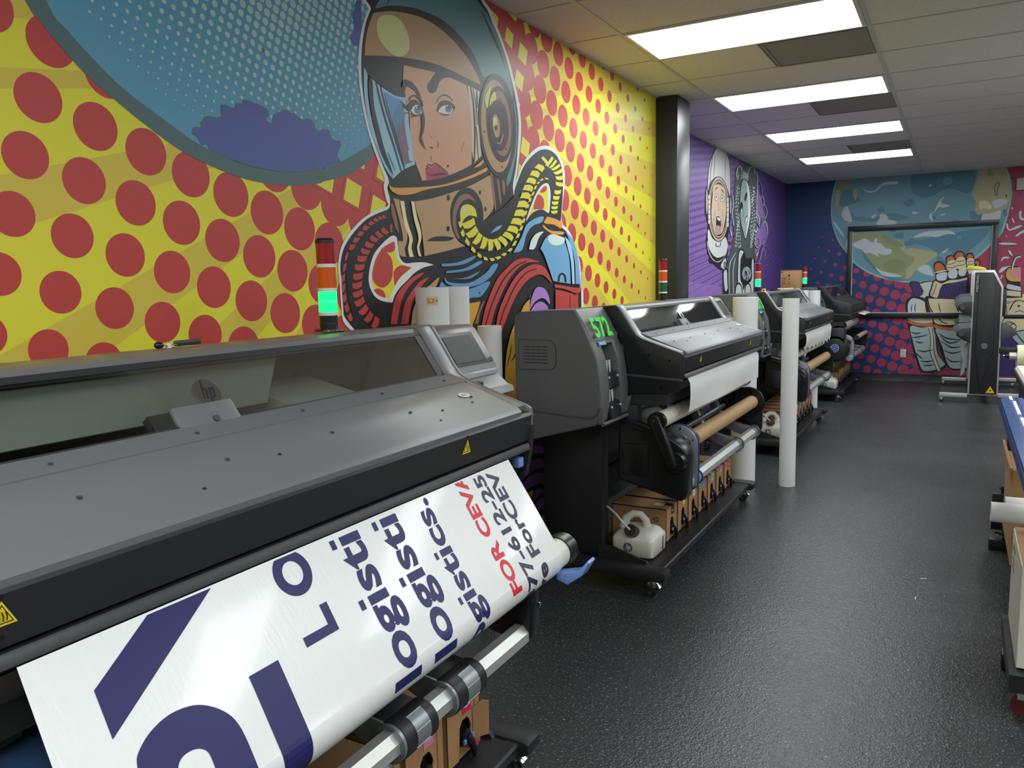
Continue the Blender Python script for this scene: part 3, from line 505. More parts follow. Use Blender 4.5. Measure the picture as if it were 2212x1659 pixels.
# ---- far wall: earth and gloves
WF=Wall(1,YF,-1,(XP,6.4,0,ZC)); WF.mb.add([(XP,YF,0),(6.4,YF,0),(6.4,YF,ZC),(XP,YF,ZC)],[[0,1,2,3]],c['NVY'])
LF=sorted(dots((-1.051,1.309),(.1405,-.048),(-.047,-.152),lambda x,z:min(.0565+.0415*(x+1.051) if z<1.309 else .0565+.0415*(x+1.051)-.021*(z-1.309), .122 if x<.35 else .1),c['PNK'],-2.2,1.6,.1,ZC,N=30),key=lambda d:d[0])
for k in range(4): addk(WF,[d for d in LF if d[4]==k],.0006+.00012*k,26)
WF.boxes.append((-3,5,0,3,7))
def s(m,f,t,**k): WF.shape(c[m],f,t,**k)
def l(m,f,t,w,**k): WF.line(c[m],f,t,w,**k)
s('EAL','F','990,240c 940,400 905,600 893,780 905,1000 950,1180 1040,1400 1180,1590 @W 180,668 300,765 450,845 620,897 830,932 1000,940 1200,925 1500,840 1700,665 1850,540 1950,440 2030,360 2100,230 @Q 1960,850 1968,600 1940,400 1858,175c 1858,120c @F 990,120c')
s('EAR','F','1008,240c 960,400 925,600 913,780 925,1000 970,1170 1060,1380 1200,1570 @W 195,655 315,750 465,825 630,877 830,910 1000,918 1200,900 1480,815 1680,645 1830,520 1930,420 2010,340 2080,210 @Q 1930,850 1935,600 1910,400 1835,175c 1835,120c @F 1008,120c')
for f,t in (('W','300,560 600,880 900,890 1000,700 760,560'),('W','860,420 1200,520 1300,760 1700,500 1900,260 1500,300 1100,380'),('Q','0,330 600,280 1200,260 1150,700 700,620 300,800 0,700'),('F','1080,480 1300,430 1400,620 1250,700 1100,740 1040,660'),('W','100,40 400,120 700,60 900,130 500,170 200,150')): s('EAD',f,t)
for i in range(46):
    x=rg.uniform(-1.3,.45); z=rg.uniform(1.5,2.75)
    if hypot(x+.47,z-2.45)>.95: continue
    r=rg.uniform(.02,.07); WF.put([(x+r*a*(1+.4*rg.random()),z+r*b*(.6+.5*rg.random())) for a,b in circ(0,0,1,12)], c['EAD' if i%3 else 'EAR'])
s('OLI','F','1015,262c 1380,222c 1250,285 1200,330 1250,400 1140,430 1080,520 1050,640 1060,740 1180,850 1200,1000 1240,1090 1200,1100 1150,980 1080,860 1000,780 962,600 975,420'); s('SND','F','975,450 1050,440 1060,560 1030,700 990,740 965,600'); s('SND','F','1300,420 1380,400 1375,560 1340,610 1300,520')
for f,t in (('F','1090,860 1180,720 1240,830 1280,1010 1180,1000 1120,950'),('F','1730,1060 1780,960 1800,880 1870,870 1950,930 1930,960 2100,1010 2050,1062 1900,1072'),('F','1640,950 1660,890 1725,880 1690,940'),('F','1460,400 1560,440 1700,430 1850,300 2100,270 2100,320 1850,350 1720,460 1560,470'),('F','1180,1350 1280,1330 1300,1480 1240,1560 1170,1480'),('F','950,1000 1060,1150 1140,1290 1050,1200 960,1080'),
   ('Q','500,900 560,830 640,780 560,900 740,960 600,1000 520,990 440,1080 380,1130 400,1270 360,1250 320,1150 430,1060'),('Q','0,1080 110,1100 0,1130'),('Q','540,1140 660,1120 600,1160'),('Q','320,560 380,530 340,590')): s('CLD',f,t)
s('SND','Q','1310,215c 1855,185c 1915,400 1932,600 1925,850 1900,900 1850,1010 1700,1080 1620,1110 1500,1140 1380,1130 1290,1140 1240,1050 1260,900 1200,790 1180,740 1220,560 1290,430 1290,300'); s('GLC','Q','1320,890 1450,860 1560,950 1540,1030 1420,1010 1335,1035'); s('OLI','Q','1500,230 1620,320 1540,380 1480,320'); s('OLI','Q','1740,330 1840,260 1800,360')
s('CLD','Q','1390,1140 1560,1110 1750,1060 1735,1200 1700,1250c 1360,1262c'); s('CLD','Q','1570,900 1660,840 1850,830 1880,900 1800,950 1650,1010')
s('OLI','W','200,310c 560,300c 640,370 780,390 830,440 850,500 900,520 950,495 1050,515 1200,535 1245,560 1240,610 1180,650 1120,700 1050,740 1000,790 960,830 920,870 860,895 800,890 700,830 560,810 500,790 470,740 420,680 380,620 330,560 270,480 230,440 200,400')
s('SND','W','760,400 830,450 855,505 950,500 1050,520 1240,560 1225,610 1150,660 1060,730 980,780 920,870 850,875 870,760 940,690 960,620 880,590 800,520'); s('OLD','W','580,700 680,640 800,660 850,720 820,790 700,810 600,780'); s('OLD','W','560,330 700,400 800,430 820,480 700,470 600,420')
s('CLD','W','190,450 330,380 380,400 440,430 470,375 500,390 490,430 540,440 600,500 660,510 675,555 620,585 540,580 500,560 520,610 450,580 400,560 340,560 300,520 240,500'); s('CLD','W','470,740 560,790 700,820 800,850 720,865 560,840'); s('CLD','W','1000,770 1080,710 1160,730 1200,850 1150,840 1090,830'); s('CLD','W','940,372 1050,310 1180,285 1400,280 1480,330 1380,322 1250,360 1100,350'); s('CLD','W','1300,555 1360,520 1390,500 1350,550')
for f,t in (('Q','1690,500 1725,530 1680,640 1690,720 1665,750 1640,740 1640,680 1615,620 1640,550'),('Q','1820,1060 1855,1060 1860,1140 1840,1155 1815,1130')): WF.line(c['INK'],f,t,12,closed=True)
WF.ell(c['INK'],'Q',1862,766,16,24)
for f,t in (('Q','2125,1070 2168,1075 2160,1180 2260,1230 2250,1265 2140,1240 2108,1150'),('Q','1980,1195 2000,1230 2030,1300 2000,1300 1970,1230'),('Q','1855,1320 1890,1320 1905,1400 1940,1425 2080,1360 2185,1355 2110,1405 1960,1455 1900,1450 1865,1400'),('Q','2260,1420 2120,1490 2040,1560 2080,1572 2150,1525 2260,1470'),('Q','1960,990 1990,1000 1995,1030 1970,1035'),('W','2020,445 2060,430 2200,435 2260,450 2180,460 2060,458'),('W','2140,530 2170,535 2200,600 2160,575'),('W','2045,660 2080,610 2150,610 2150,630 2090,635 2055,665'),('W','2020,800 2060,745 2130,730 2220,720 2120,760 2050,810'),('W','2040,880 2065,830 2070,860 2050,888'),('W','2110,345 2128,345 2125,358 2110,355')):
    WF.line(c['INK'],f,t,14 if f=='Q' else 9,closed=True); s('GLV',f,t)
# gloves
def kf(K,fills):
    s('INK','W',K)
    for m,t in fills: s(m,'W',t)
kf('900,930 1030,930 1100,1040 1060,1130 980,1130 935,1040',[('GPU','920,940 1030,945 1065,1050 1040,1100 980,1115 950,1050')])
kf('1030,935 1200,915 1215,1000 1160,1060 1150,1140 1060,1180 970,1150 990,1120 1070,1070 1080,1010',[('GLV','1055,945 1195,925 1190,990 1145,1060 1135,1118 1060,1135 995,1128 1080,1075 1090,1015'),('GLC','1032,945 1058,1000 1075,1040 1062,1075 1085,1060 1090,1010 1060,955')])
kf('1140,1100 1165,1000 1210,895 1300,925 1390,885 1500,875 1640,840 1640,1150 1500,1150 1350,1165 1250,1150 1160,1130',[('GLC','1162,1085 1180,1000 1222,912 1300,945 1400,905 1520,895 1630,868c 1620,905c 1450,935 1320,960 1285,1040 1245,1125 1200,1115'),('GPU','1290,1000 1340,975 1480,930 1620,900c 1610,1100c 1540,1120 1450,1140 1262,1135 1265,1090')])
for x in range(1330,1600,40): l('INK','W','%d,980 %d,1050 %d,1110'%(x,x-12,x-25),5)
l('INK','W','1240,950 1215,1040 1185,1100',8); 
for y in (960,1005,1050): WF.line(c['INK'],'W','%d,%d %d,%d %d,%d %d,%d'%(1195-(y-960)/4,y,1207-(y-960)/4,y+18,1190-(y-960)/4,y+30,1178-(y-960)/4,y+12),5,closed=True)
kf('1200,720 1225,675 1280,665 1335,695 1370,770 1390,860 1362,915 1240,920 1222,810',[('GOR','1220,720 1245,690 1290,688 1330,725 1345,768 1290,785 1230,790'),('GLC','1228,800 1350,775 1358,790 1235,815'),('GLV','1242,832 1362,802 1373,850 1350,902 1257,905')])
kf('1352,640 1385,595 1430,588 1475,620 1505,720 1518,830 1492,890 1388,888 1372,760',[('GOR','1370,640 1395,610 1435,603 1465,638 1410,658 1373,670'),('GLC','1375,682 1472,650 1498,755 1388,788'),('GLV','1390,802 1500,772 1502,840 1475,880 1400,876')])
kf('1452,590 1498,540 1560,540 1597,590 1625,700 1630,800 1602,858 1518,856 1495,740 1475,650',[('GOR','1475,600 1505,558 1555,556 1580,600 1520,618 1480,625'),('GLC','1487,640 1588,614 1610,738 1507,762'),('GLV','1515,780 1615,752 1612,810 1590,846 1530,846')])
kf('1600,600 1640,560 1695,566 1718,640 1740,740 1730,830c 1640,830c 1618,740',[('GOR','1620,612 1645,580 1685,585 1697,618 1630,632'),('GLC','1625,645 1702,630 1716,718 1637,740'),('GLV','1635,762 1718,742 1708,820c 1645,825c')])
kf('1715,650 1775,642 1795,680 1775,725 1735,750',[('GOR','1728,665 1768,660 1778,685 1740,705'),('GLV','1738,735 1772,690 1760,725')])
for t in ('1372,700 1420,700 1482,680','1378,745 1440,745 1498,722','1490,665 1550,665 1602,645','1500,718 1560,715 1612,692','1626,672 1670,672 1706,658','1632,705 1680,705 1714,690'): l('INK','W',t,7)
s('INK','N','1145,640 1175,595 1230,578 1330,610 1385,740 1400,860 1425,960 1445,1100 1510,1200 1450,1245 1330,1268 1275,1240 1240,1150 1205,1040 1185,920 1158,800'); s('GLV','N','1165,660 1190,610 1235,598 1320,635 1372,735c 1390,790 1280,805 1172,770c'); s('GLC','N','1275,640 1325,645 1372,735 1390,790 1310,790 1275,720')
s('SLV','N','1187,850 1290,862 1400,855 1412,950 1430,1090 1502,1190c 1440,1230 1340,1250 1290,1230 1250,1120 1215,1000'); s('GOR','N','1172,795 1280,824 1390,815 1388,845 1290,852 1182,825'); s('GLC','N','1168,775 1280,806 1386,795 1386,812 1280,822 1175,792'); s('GLC','N','1350,865 1378,868 1392,950 1397,1080 1455,1240 1425,1235 1370,1090 1375,980'); l('INK','N','1352,865 1370,960 1368,1090 1425,1238',6); l('INK','N','1380,868 1396,960 1402,1090 1458,1240',6)
for t in ('1205,650 1195,690 1200,725','1235,640 1228,690 1235,725'): l('INK','N',t,8,taper=.7)
s('INK','N','1318,610 1345,578 1450,600 1600,600 1750,600c 1750,1245c 1650,1240 1560,1240 1505,1190 1465,1110 1435,1000 1395,870 1382,760 1335,740'); s('GLC','N','1345,610 1400,602 1600,608 1640,600c 1640,735c 1500,745 1400,740 1362,700'); s('GLC','N','1400,760 1500,780 1640,780c 1640,830c 1500,838 1410,820')
s('SLV','N','1415,872 1520,885 1700,880c 1700,1222c 1560,1225 1512,1160 1480,1050 1445,960'); s('GOR','N','1400,833 1500,857 1700,852c 1700,875c 1500,882 1407,862'); l('INK','N','1345,610 1362,680 1400,740',10); l('INK','N','1440,640 1450,690 1465,730',9,taper=.7); l('INK','N','1585,610 1600,670 1625,735',9); l('INK','N','1440,770 1470,810 1520,825',9)
for t in ('1190,900 1240,915 1285,905','1200,948 1260,945 1345,925','1230,985 1270,995 1310,995','1220,1070 1270,1120 1300,1140','1250,1062 1310,1075 1395,1058','1270,1160 1340,1165 1400,1155','1300,1200 1350,1200 1400,1195','1430,905 1520,958 1650,968','1450,930 1540,1000 1650,965','1460,980 1560,1040 1655,1025','1480,1060 1560,1090 1655,1070','1500,1120 1560,1165 1655,1160'): l('INK','N',t,12,taper=.85)
# suit beyond the laminator
s('GPU','U','460,640 560,560 700,640 830,720 1100,800c 1100,1200c 440,1200c'); s('GLC','U','480,0c 1100,-60c 1100,560c 830,500 700,560 640,500 520,420 470,300'); s('SLV','U','650,590 725,555 1100,900c 1100,1000c 760,720'); s('SLV','U','720,540 1100,500c 1100,780c 830,700')
for t,w in (('530,0 560,120 570,280 500,380',10),('620,200 680,90 760,60 900,110',14),('600,230 660,110 740,85',6),('545,60 620,90 700,60',8),('660,560 740,520 900,500',14),('500,430 600,380 700,420 710,500',10),('560,420 640,400 680,470',8),('720,560 800,660 900,760',16),('540,600 620,700 640,800',5),('500,760 600,800 700,790',5),('480,1080 600,1090 680,1120',5),('700,240 760,215 830,240',10)): l('INK','U',t,w)
WF.ell(c['INK'],'U',670,455,50,46); WF.ell(c['GLC'],'U',670,455,38,34); WF.ell(c['INK'],'U',750,145,20,16); WF.ell(c['INK'],'U',590,92,34,18); WF.ell(c['GLC'],'U',590,92,24,10)
s('INK','W','2100,840 2120,760 2160,735 2260,720c 2320,1120c 2080,1120 2085,1000 2125,960'); s('AMB2','W','2112,830 2130,775 2165,750 2300,740c 2300,920c 2180,915 2125,880'); s('PKR','W','2165,840 2170,775 2190,755 2300,760c 2300,880c 2200,885'); l('INK','W','2190,780 2200,700 2235,620 2300,600',30); l('GLV','W','2192,790 2205,700 2240,625 2300,605',18); s('GLV','W','2130,960 2160,955 2300,990c 2300,1040c 2130,1010'); s('GLC','W','2110,1035 2300,1050c 2300,1110c 2100,1090')
struct(WF.mb.build('wall_back', sm=0))
# ------------------------------------------------------------------ room shell
XR, YB = 6.4, -4.2
def floor_mat():
    m=bpy.data.materials.new('speckled_rubber_floor'); m.use_nodes=True; nt=m.node_tree; b=nt.nodes['Principled BSDF']; N=nt.nodes.new; K=nt.links.new
    tc=N('ShaderNodeTexCoord')
    v=N('ShaderNodeTexVoronoi'); v.inputs['Scale'].default_value=150; K(tc.outputs['Object'],v.inputs['Vector'])
    n1=N('ShaderNodeTexNoise'); n1.inputs['Scale'].default_value=110; n1.inputs['Detail'].default_value=4; K(tc.outputs['Object'],n1.inputs['Vector'])
    n2=N('ShaderNodeTexNoise'); n2.inputs['Scale'].default_value=1.3; n2.inputs['Detail'].default_value=5; K(tc.outputs['Object'],n2.inputs['Vector'])
    r=N('ShaderNodeValToRGB'); r.color_ramp.elements[0].position=.60; r.color_ramp.elements[0].color=L3((56,58,60)); r.color_ramp.elements[1].position=.70; r.color_ramp.elements[1].color=L3((150,152,152)); K(n1.outputs[0],r.inputs[0])
    mx=N('ShaderNodeMix'); mx.data_type='RGBA'; mx.blend_type='MULTIPLY'; mx.inputs[0].default_value=.35; K(r.outputs[0],mx.inputs[6]); K(n2.outputs[0],mx.inputs[7]); K(mx.outputs[2],b.inputs['Base Color'])
    mr=N('ShaderNodeMapRange'); mr.inputs['To Min'].default_value=.24; mr.inputs['To Max'].default_value=.42; K(n2.outputs[0],mr.inputs[0]); K(mr.outputs[0],b.inputs['Roughness'])
    bp=N('ShaderNodeBump'); bp.inputs['Strength'].default_value=.55; bp.inputs['Distance'].default_value=.0016; K(v.outputs['Distance'],bp.inputs['Height'])
    b2=N('ShaderNodeBump'); b2.inputs['Strength'].default_value=.5; b2.inputs['Distance'].default_value=.003; n3=N('ShaderNodeTexNoise'); n3.inputs['Scale'].default_value=42; K(tc.outputs['Object'],n3.inputs['Vector']); K(n3.outputs[0],b2.inputs['Height']); K(bp.outputs[0],b2.inputs['Normal']); K(b2.outputs[0],b.inputs['Normal'])
    b.inputs['Specular IOR Level'].default_value=.45; return m
def ceil_mat():
    m=bpy.data.materials.new('acoustic_tiles'); m.use_nodes=True; nt=m.node_tree; b=nt.nodes['Principled BSDF']; N=nt.nodes.new; K=nt.links.new
    tc=N('ShaderNodeTexCoord'); n1=N('ShaderNodeTexNoise'); n1.inputs['Scale'].default_value=220; n1.inputs['Detail'].default_value=4; K(tc.outputs['Object'],n1.inputs['Vector'])
    r=N('ShaderNodeValToRGB'); r.color_ramp.elements[0].position=.3; r.color_ramp.elements[0].color=L3((205,202,196)); r.color_ramp.elements[1].position=.55; r.color_ramp.elements[1].color=L3((232,230,224)); K(n1.outputs[0],r.inputs[0]); K(r.outputs[0],b.inputs['Base Color'])
    b.inputs['Roughness'].default_value=.9; b.inputs['Specular IOR Level'].default_value=.2
    bp=N('ShaderNodeBump'); bp.inputs['Strength'].default_value=.4; bp.inputs['Distance'].default_value=.001; K(n1.outputs[0],bp.inputs['Height']); K(bp.outputs[0],b.inputs['Normal']); return m
m=MB(); m.box((XP-.3,YB-.2,-.1),(XR+.2,YF+.3,0),floor_mat()); struct(m.build('floor',sm=0))
# ceiling: tiles with a shallow bevel, T-bar grid, light wells
X0,Y0,TT=-1.7125,3.7416,.6096
CM=ceil_mat(); GM=mat('ceiling_grid_white',(205,203,198),.5)
LXY=[(0,k) for k in (1,4,7,10,-9)]+[(1,-7),(1,-10)]+[(i,k) for i in (2,4) for k in (1,4,7,10,-2,-5,-8)]  # panels just behind the camera are unseen, added to brighten the left wall
VXY=[(0,2),(0,5),(0,9)]
m=MB()
for i in range(-1,7):
    for j in range(-13,15):
        xa=max(X0+i*2*TT,XP if j>3 else XW); xb=min(X0+(i+1)*2*TT,XR); ya=max(Y0+j*TT,YB); yb=min(Y0+(j+1)*TT,YF)
        if xb-xa<.02 or yb-ya<.02: continue
        if (i,j) in LXY: continue
        if (i,j) in VXY: xb=xb-.6
        g=.009
        m.box((xa+g,ya+g,ZC+.004),(xb-g,yb-g,ZC+.02),CM)
m.box((XP-.1,YB-.1,ZC+.03),(XR+.1,YF+.1,ZC+.06),CM)
for i in range(0,7):
    x=X0+i*2*TT; m.box((x-.012,YB,ZC),(x+.012,YF,ZC+.03),GM)
for j in range(-13,15):
    y=Y0+j*TT
    if y>YB: m.box((XP,y-.006,ZC+.001),(XR,y+.006,ZC+.028),GM)
for a,b in (((XW,YB),(XW+.02,5.93)),((XP,5.93),(XP+.02,YF)),((XP,YF-.02),(XR,YF))): m.box((a[0],a[1],ZC-.004),(b[0],b[1],ZC+.03),GM)
struct(m.build('ceiling',sm=0))
# remaining walls, returns, column, skirting
OFF=mat('painted_wall_grey',(205,203,198),.6,bump=.1)
m=MB(); m.box((XR,YB,0),(XR+.1,YF,ZC+.05),OFF); struct(m.build('wall_right',sm=0))
m=MB(); m.box((XP,YB-.1,0),(XR,YB,ZC+.05),OFF); struct(m.build('wall_front',sm=0))
m=MB(); m.box((XP-.1,YB,0),(XW-.004,5.95,ZC+.05),OFF); m.box((XP-.12,5.9,0),(XP-.004,YF,ZC+.05),OFF); struct(m.build('wall_left',sm=0))
m=MB(); m.box((XP,YF+.004,0),(XR,YF+.1,ZC+.05),OFF); struct(m.build('wall_back',sm=0))
m=MB(); m.box((XP,5.931,0),(-1.882,6.245,ZC),mat('column_black_paint',(42,43,44),.38,var=.15,scale=3,bump=.2),bev=.006); struct(m.build('trim_1'))
sk=mat('vinyl_cove_base',(34,36,38),.45)
m=MB(); m.prism([(YF-.001,.0),(YF-.016,.0),(YF-.008,.02),(YF-.006,.1),(YF-.001,.102)],'x',XP,XR,sk); struct(m.build('baseboard_back'))
m=MB(); m.prism([(XW+.006,0),(XW+.018,0),(XW+.012,.02),(XW+.010,.1),(XW+.006,.102)],'y',YB,5.92,sk); m.prism([(XP+.006,0),(XP+.018,0),(XP+.012,.02),(XP+.010,.1),(XP+.006,.102)],'y',6.25,YF-.02,sk); struct(m.build('baseboard_left'))
# black framed, boarded opening on the far wall
fm=mat('window_frame_black',(33,35,36),.35); m=MB(); a,b,zz0,zz1=-1.405,.42,.895,2.178; w=.062; t=.05; y=YF-.012
for (p,q) in (((a,zz0),(b,zz0+w)),((a,zz1-w),(b,zz1)),((a,zz0+w),(a+w,zz1-w)),((b-w,zz0+w),(b,zz1-w))):
    m.box((p[0],y-t,p[1]),(q[0],y,q[1]),fm,bev=.004); 
for (p,q) in (((a+w,zz0+w),(b-w,zz0+w+.008)),((a+w,zz1-w-.008),(b-w,zz1-w)),((a+w,zz0+w),(a+w+.008,zz1-w)),((b-w-.008,zz0+w),(b-w,zz1-w))):
    m.box((p[0],y-.02,p[1]),(q[0],y+.002,q[1]),'WR' if p[1]<2 else fm)
struct(m.build('window_1'))
m=MB(); m.box((.592,YF-.07,2.535),(.84,YF-.01,2.69),'BE',bev=.012); m.box((.61,YF-.076,2.55),(.82,YF-.069,2.675),'BE',bev=.004); tag(m.build('emergency_light_unit',base=(.7,YF,2.6)),'beige emergency light box high on the far wall at the right','light fixture')
m=MB(); q=on(1951,763,1,YF); m.box((q[0]-.035,YF-.016,q[2]-.058),(q[0]+.035,YF-.009,q[2]+.058),'WR',bev=.003)
p=m.build('wall_outlet',base=(q[0],YF,q[2])); tag(p,'white electrical outlet plate low on the dotted far wall','outlet')
for dz in (-.025,.025):
    mm=MB(); mm.box((q[0]-.016,YF-.018,q[2]+dz-.017),(q[0]+.016,YF-.0155,q[2]+dz+.017),'BE',bev=.002); mm.box((q[0]-.008,YF-.0186,q[2]+dz-.004),(q[0]-.005,YF-.0178,q[2]+dz+.008),'K'); mm.box((q[0]+.005,YF-.0186,q[2]+dz-.004),(q[0]+.008,YF-.0178,q[2]+dz+.008),'K')
    mm.build('socket',p,(q[0],YF,q[2]))
# ------------------------------------------------------------------ ceiling panels and vents
em=bpy.data.materials.new('led_diffuser'); em.use_nodes=True; nt=em.node_tree; nt.nodes.remove(nt.nodes['Principled BSDF']); e=nt.nodes.new('ShaderNodeEmission'); e.inputs[1].default_value=LIGHT_W
nz=nt.nodes.new('ShaderNodeTexNoise'); nz.inputs['Scale'].default_value=.5; mx=nt.nodes.new('ShaderNodeMix'); mx.data_type='RGBA'; mx.inputs[6].default_value=(.93,.98,1,1); mx.inputs[7].default_value=(.95,1,1,1)
nt.links.new(nz.outputs[0],mx.inputs[0]); nt.links.new(mx.outputs[2],e.inputs[0]); nt.links.new(e.outputs[0],nt.nodes['Material Output'].inputs[0])
def panel(i,j,label,group=None):
    x=X0+i*2*TT; y=Y0+j*TT; base=(x+TT,y+TT/2,ZC); root=empty('ceiling_light',base,label,'ceiling light',group)
    m=MB(); 
    for p,q in (((x+.012,y+.008),(x+2*TT-.012,y+.03)),((x+.012,y+TT-.03),(x+2*TT-.012,y+TT-.008)),((x+.012,y+.03),(x+.032,y+TT-.03)),((x+2*TT-.032,y+.03),(x+2*TT-.012,y+TT-.03))): m.box((p[0],p[1],ZC-.003),(q[0],q[1],ZC+.02),'WR')
    m.build('frame',root,base)
    m=MB(); m.add([(x+.032,y+.03,ZC+.004),(x+.032,y+TT-.03,ZC+.004),(x+2*TT-.032,y+TT-.03,ZC+.004),(x+2*TT-.032,y+.03,ZC+.004)],[[0,1,2,3]],em); m.build('diffuser',root,base,sm=0)
PL={(0,1):'largest white ceiling light panel, nearest the camera',(0,4):'second white ceiling light panel counting from the nearest',(0,7):'third white ceiling light panel counting from the nearest',(0,10):'smallest looking white ceiling light panel, nearest the far wall'}
for ij in LXY:
    if ij in PL: panel(*ij,PL[ij],'ceiling light panels over the aisle')
    else: panel(*ij,'unseen white ceiling light panel outside the camera view','light panels outside the view')
vg=mat('vent_grey',(150,147,138),.6,bump=.6,scale=260)
for (i,j),lb in zip(VXY,('grey air return grille beside the nearest light panel','grey air return grille between second and third light panels','grey air return grille in front of the farthest light panel')):
    x1=X0+(i+1)*2*TT-.014; x0=x1-.575; y0=Y0+j*TT+.012; y1=y0+TT-.024; base=((x0+x1)/2,(y0+y1)/2,ZC); root=empty('ceiling_vent',base,lb,'vent','air return grilles in the ceiling')
    m=MB(); m.box((x0,y0,ZC+.001),(x1,y1,ZC+.012),vg); m.build('grille',root,base)
    m=MB(); fr='GD'
    for p,q in (((x0,y0),(x1,y0+.014)),((x0,y1-.014),(x1,y1)),((x0,y0+.014),(x0+.014,y1-.014)),((x1-.014,y0+.014),(x1,y1-.014))): m.box((p[0],p[1],ZC-.004),(q[0],q[1],ZC+.004),vg)
    m.build('frame',root,base)
# ------------------------------------------------------------------ large printers
BX,BY=-1.43,4.36
HOOD=[(-1.793,1.30),(-1.793,1.337),(-1.775,1.346),(-1.60,1.356),(-1.44,1.366),(-1.412,1.363),(-1.398,1.345)]
FRONT=[(-1.318,1.232),(-1.086,1.152),(-1.082,1.138),(-1.090,1.036)]
def arc_profile():   # outline of the curved side cheeks: top, slope, hollow, nose
    return [(-1.79,1.346),(-1.60,1.358),(-1.44,1.370),(-1.415,1.371),(-1.403,1.364),(-1.392,1.347),(-1.354,1.290),(-1.330,1.253),(-1.312,1.232),(-1.288,1.217),(-1.25,1.203),(-1.167,1.175),(-1.10,1.153)]
ARMS=([(4.565,.115,1),(4.77,.125,1),(3.95,.10,1)],[(4.63,.05,0),(5.05,.05,0)])
def make_printer(off, label, num=None, dark=False, yaw=0, dx=0, spool='core', crank=True, sheet=None, bar_x=None, hub=False, decal=True):
    P=(0,off,0) ; base=(BX,BY,0)
    root=empty('wide_format_printer',(BX+dx,BY+off,0),label,'printer','printers in a row along the mural wall')
    if yaw or dx:
        # placement of the nearest machine: turned slightly and nudged off the wall
        c_,s_=cos(yaw),sin(yaw); x,y=BX,BY+off; root.location=(c_*x-s_*y+dx, s_*x+c_*y, 0); root.rotation_euler=(0,0,yaw)
    def bd(m,name,parent=root,sm=35): return m.build(name,parent,base,sm)
    TOP='GD' if dark else 'SG'; LID='K' if dark else 'LID'; SIDE='GD' if dark else 'G'
    y0,y1=3.525,5.215
    # main body shell: spine, beam and floor of the print bay (the bay stays open behind the window)
    m=MB(); m.prism([(-1.793,.86),(-1.793,1.337),(-1.775,1.346),(-1.60,1.356),(-1.44,1.366),(-1.412,1.363),(-1.398,1.345),(-1.41,1.335),(-1.60,1.33),(-1.76,1.31),(-1.76,.90),(-1.40,.90),(-1.36,.86)],'y',y0+.01,y1-.01,TOP,bev=0); bd(m,'top_cover')
    m=MB(); m.box((-1.77,y0+.02,.90),(-1.17,y1-.02,1.0),'CARD'); m.prism([(-1.40,1.0),(-1.15,1.0),(-1.14,1.13),(-1.33,1.18),(-1.40,1.14)],'y',y0+.02,y1-.02,'CARD'); m.box((-1.70,y0+.02,1.0),(-1.66,y1-.02,1.33),'CARD'); bd(m,'print_bay')
    m=MB(); m.prism([(-1.452,1.328),(-1.442,1.328),(-1.478,1.222),(-1.488,1.218)],'y',y0+.10,y0+1.10,'CARR',bev=.002); m.prism([(-1.64,1.16),(-1.40,1.13),(-1.40,1.16),(-1.64,1.19)],'y',y0+.05,y1-.35,'CARD'); m.box((-1.62,y0+.05,1.135),(-1.58,y1-.1,1.15),'AL'); m.box((-1.56,y0+.05,1.10),(-1.53,y1-.1,1.112),'CARR')
    for k in range(14): m.box((-1.642,4.80,1.20+k*.0085),(-1.636,5.02,1.203+k*.0085),'GD')
    m.box((-1.66,4.79,1.19),(-1.645,5.06,1.325),'K',bev=.003); bd(m,'inner_beam')
    m=MB(); m.prism([(-1.60,1.12),(-1.42,1.10),(-1.40,1.13),(-1.42,1.21),(-1.60,1.25)],'y',4.66,4.90,'CARR',bev=.01); 
    for k in range(5): m.box((-1.415,4.70+k*.034,1.128),(-1.398,4.722+k*.034,1.14),'WL',bev=.002)
    m.box((-1.42,4.885,1.12),(-1.39,4.93,1.14),'BL',bev=.003); bd(m,'print_carriage')
    # window with badge and grip
    g0=(-1.397,1.347); g1=(-1.316,1.228)
    m=MB(); m.add([(g0[0],y0+.075,g0[1]),(g0[0],y1-.10,g0[1]),(g1[0],y1-.10,g1[1]),(g1[0],y0+.075,g1[1])],[[0,1,2,3]],'GLS'); win=bd(m,'window',sm=0)
    dz=Vector((g1[0]-g0[0],0,g1[1]-g0[1])).normalized(); nrm=Vector((-dz[2],0,dz[0])); nrm = nrm if nrm[0]>0 else -nrm
    def gp(y,t,o): a=Vector((g0[0],y,g0[1])).lerp(Vector((g1[0],y,g1[1])),t)+nrm*o; return a
    m=MB()
    for (a,b,t0,t1) in ((y0+.06,y1-.08,-.05,.04),(y0+.06,y1-.08,.93,1.03),(y1-.118,y1-.085,0,1),(y0+.06,y0+.082,0,1)):
        q=[gp(a,t0,.002),gp(b,t0,.002),gp(b,t1,.002),gp(a,t1,.002)]; m.add(q+[v-nrm*.006 for v in q],[[0,1,2,3],[7,6,5,4],[0,4,5,1],[1,5,6,2],[2,6,7,3],[3,7,4,0]],'KM')
    bd(m,'window_frame',win)
    m=MB(); hp_logo(m,gp(4.35,.52,.003),(0,1,0),-dz,.030,'CH','K'); bd(m,'badge',win,sm=0)
    q0,q1=4.255,4.395; m=MB(); 
    m.prism([(-1.352,1.262),(-1.305,1.208),(-1.292,1.212),(-1.338,1.270)],'y',q0,q1,'LID' if not dark else 'GD',bev=.004); m.cyl((-1.318,4.335,1.238),(-1.312,4.335,1.243),.007,'GD',n=16); m.prism([(-1.36,1.25),(-1.315,1.205),(-1.305,1.212),(-1.345,1.262)],'y',q0-.045,q0,'CARD'); bd(m,'grip',win)
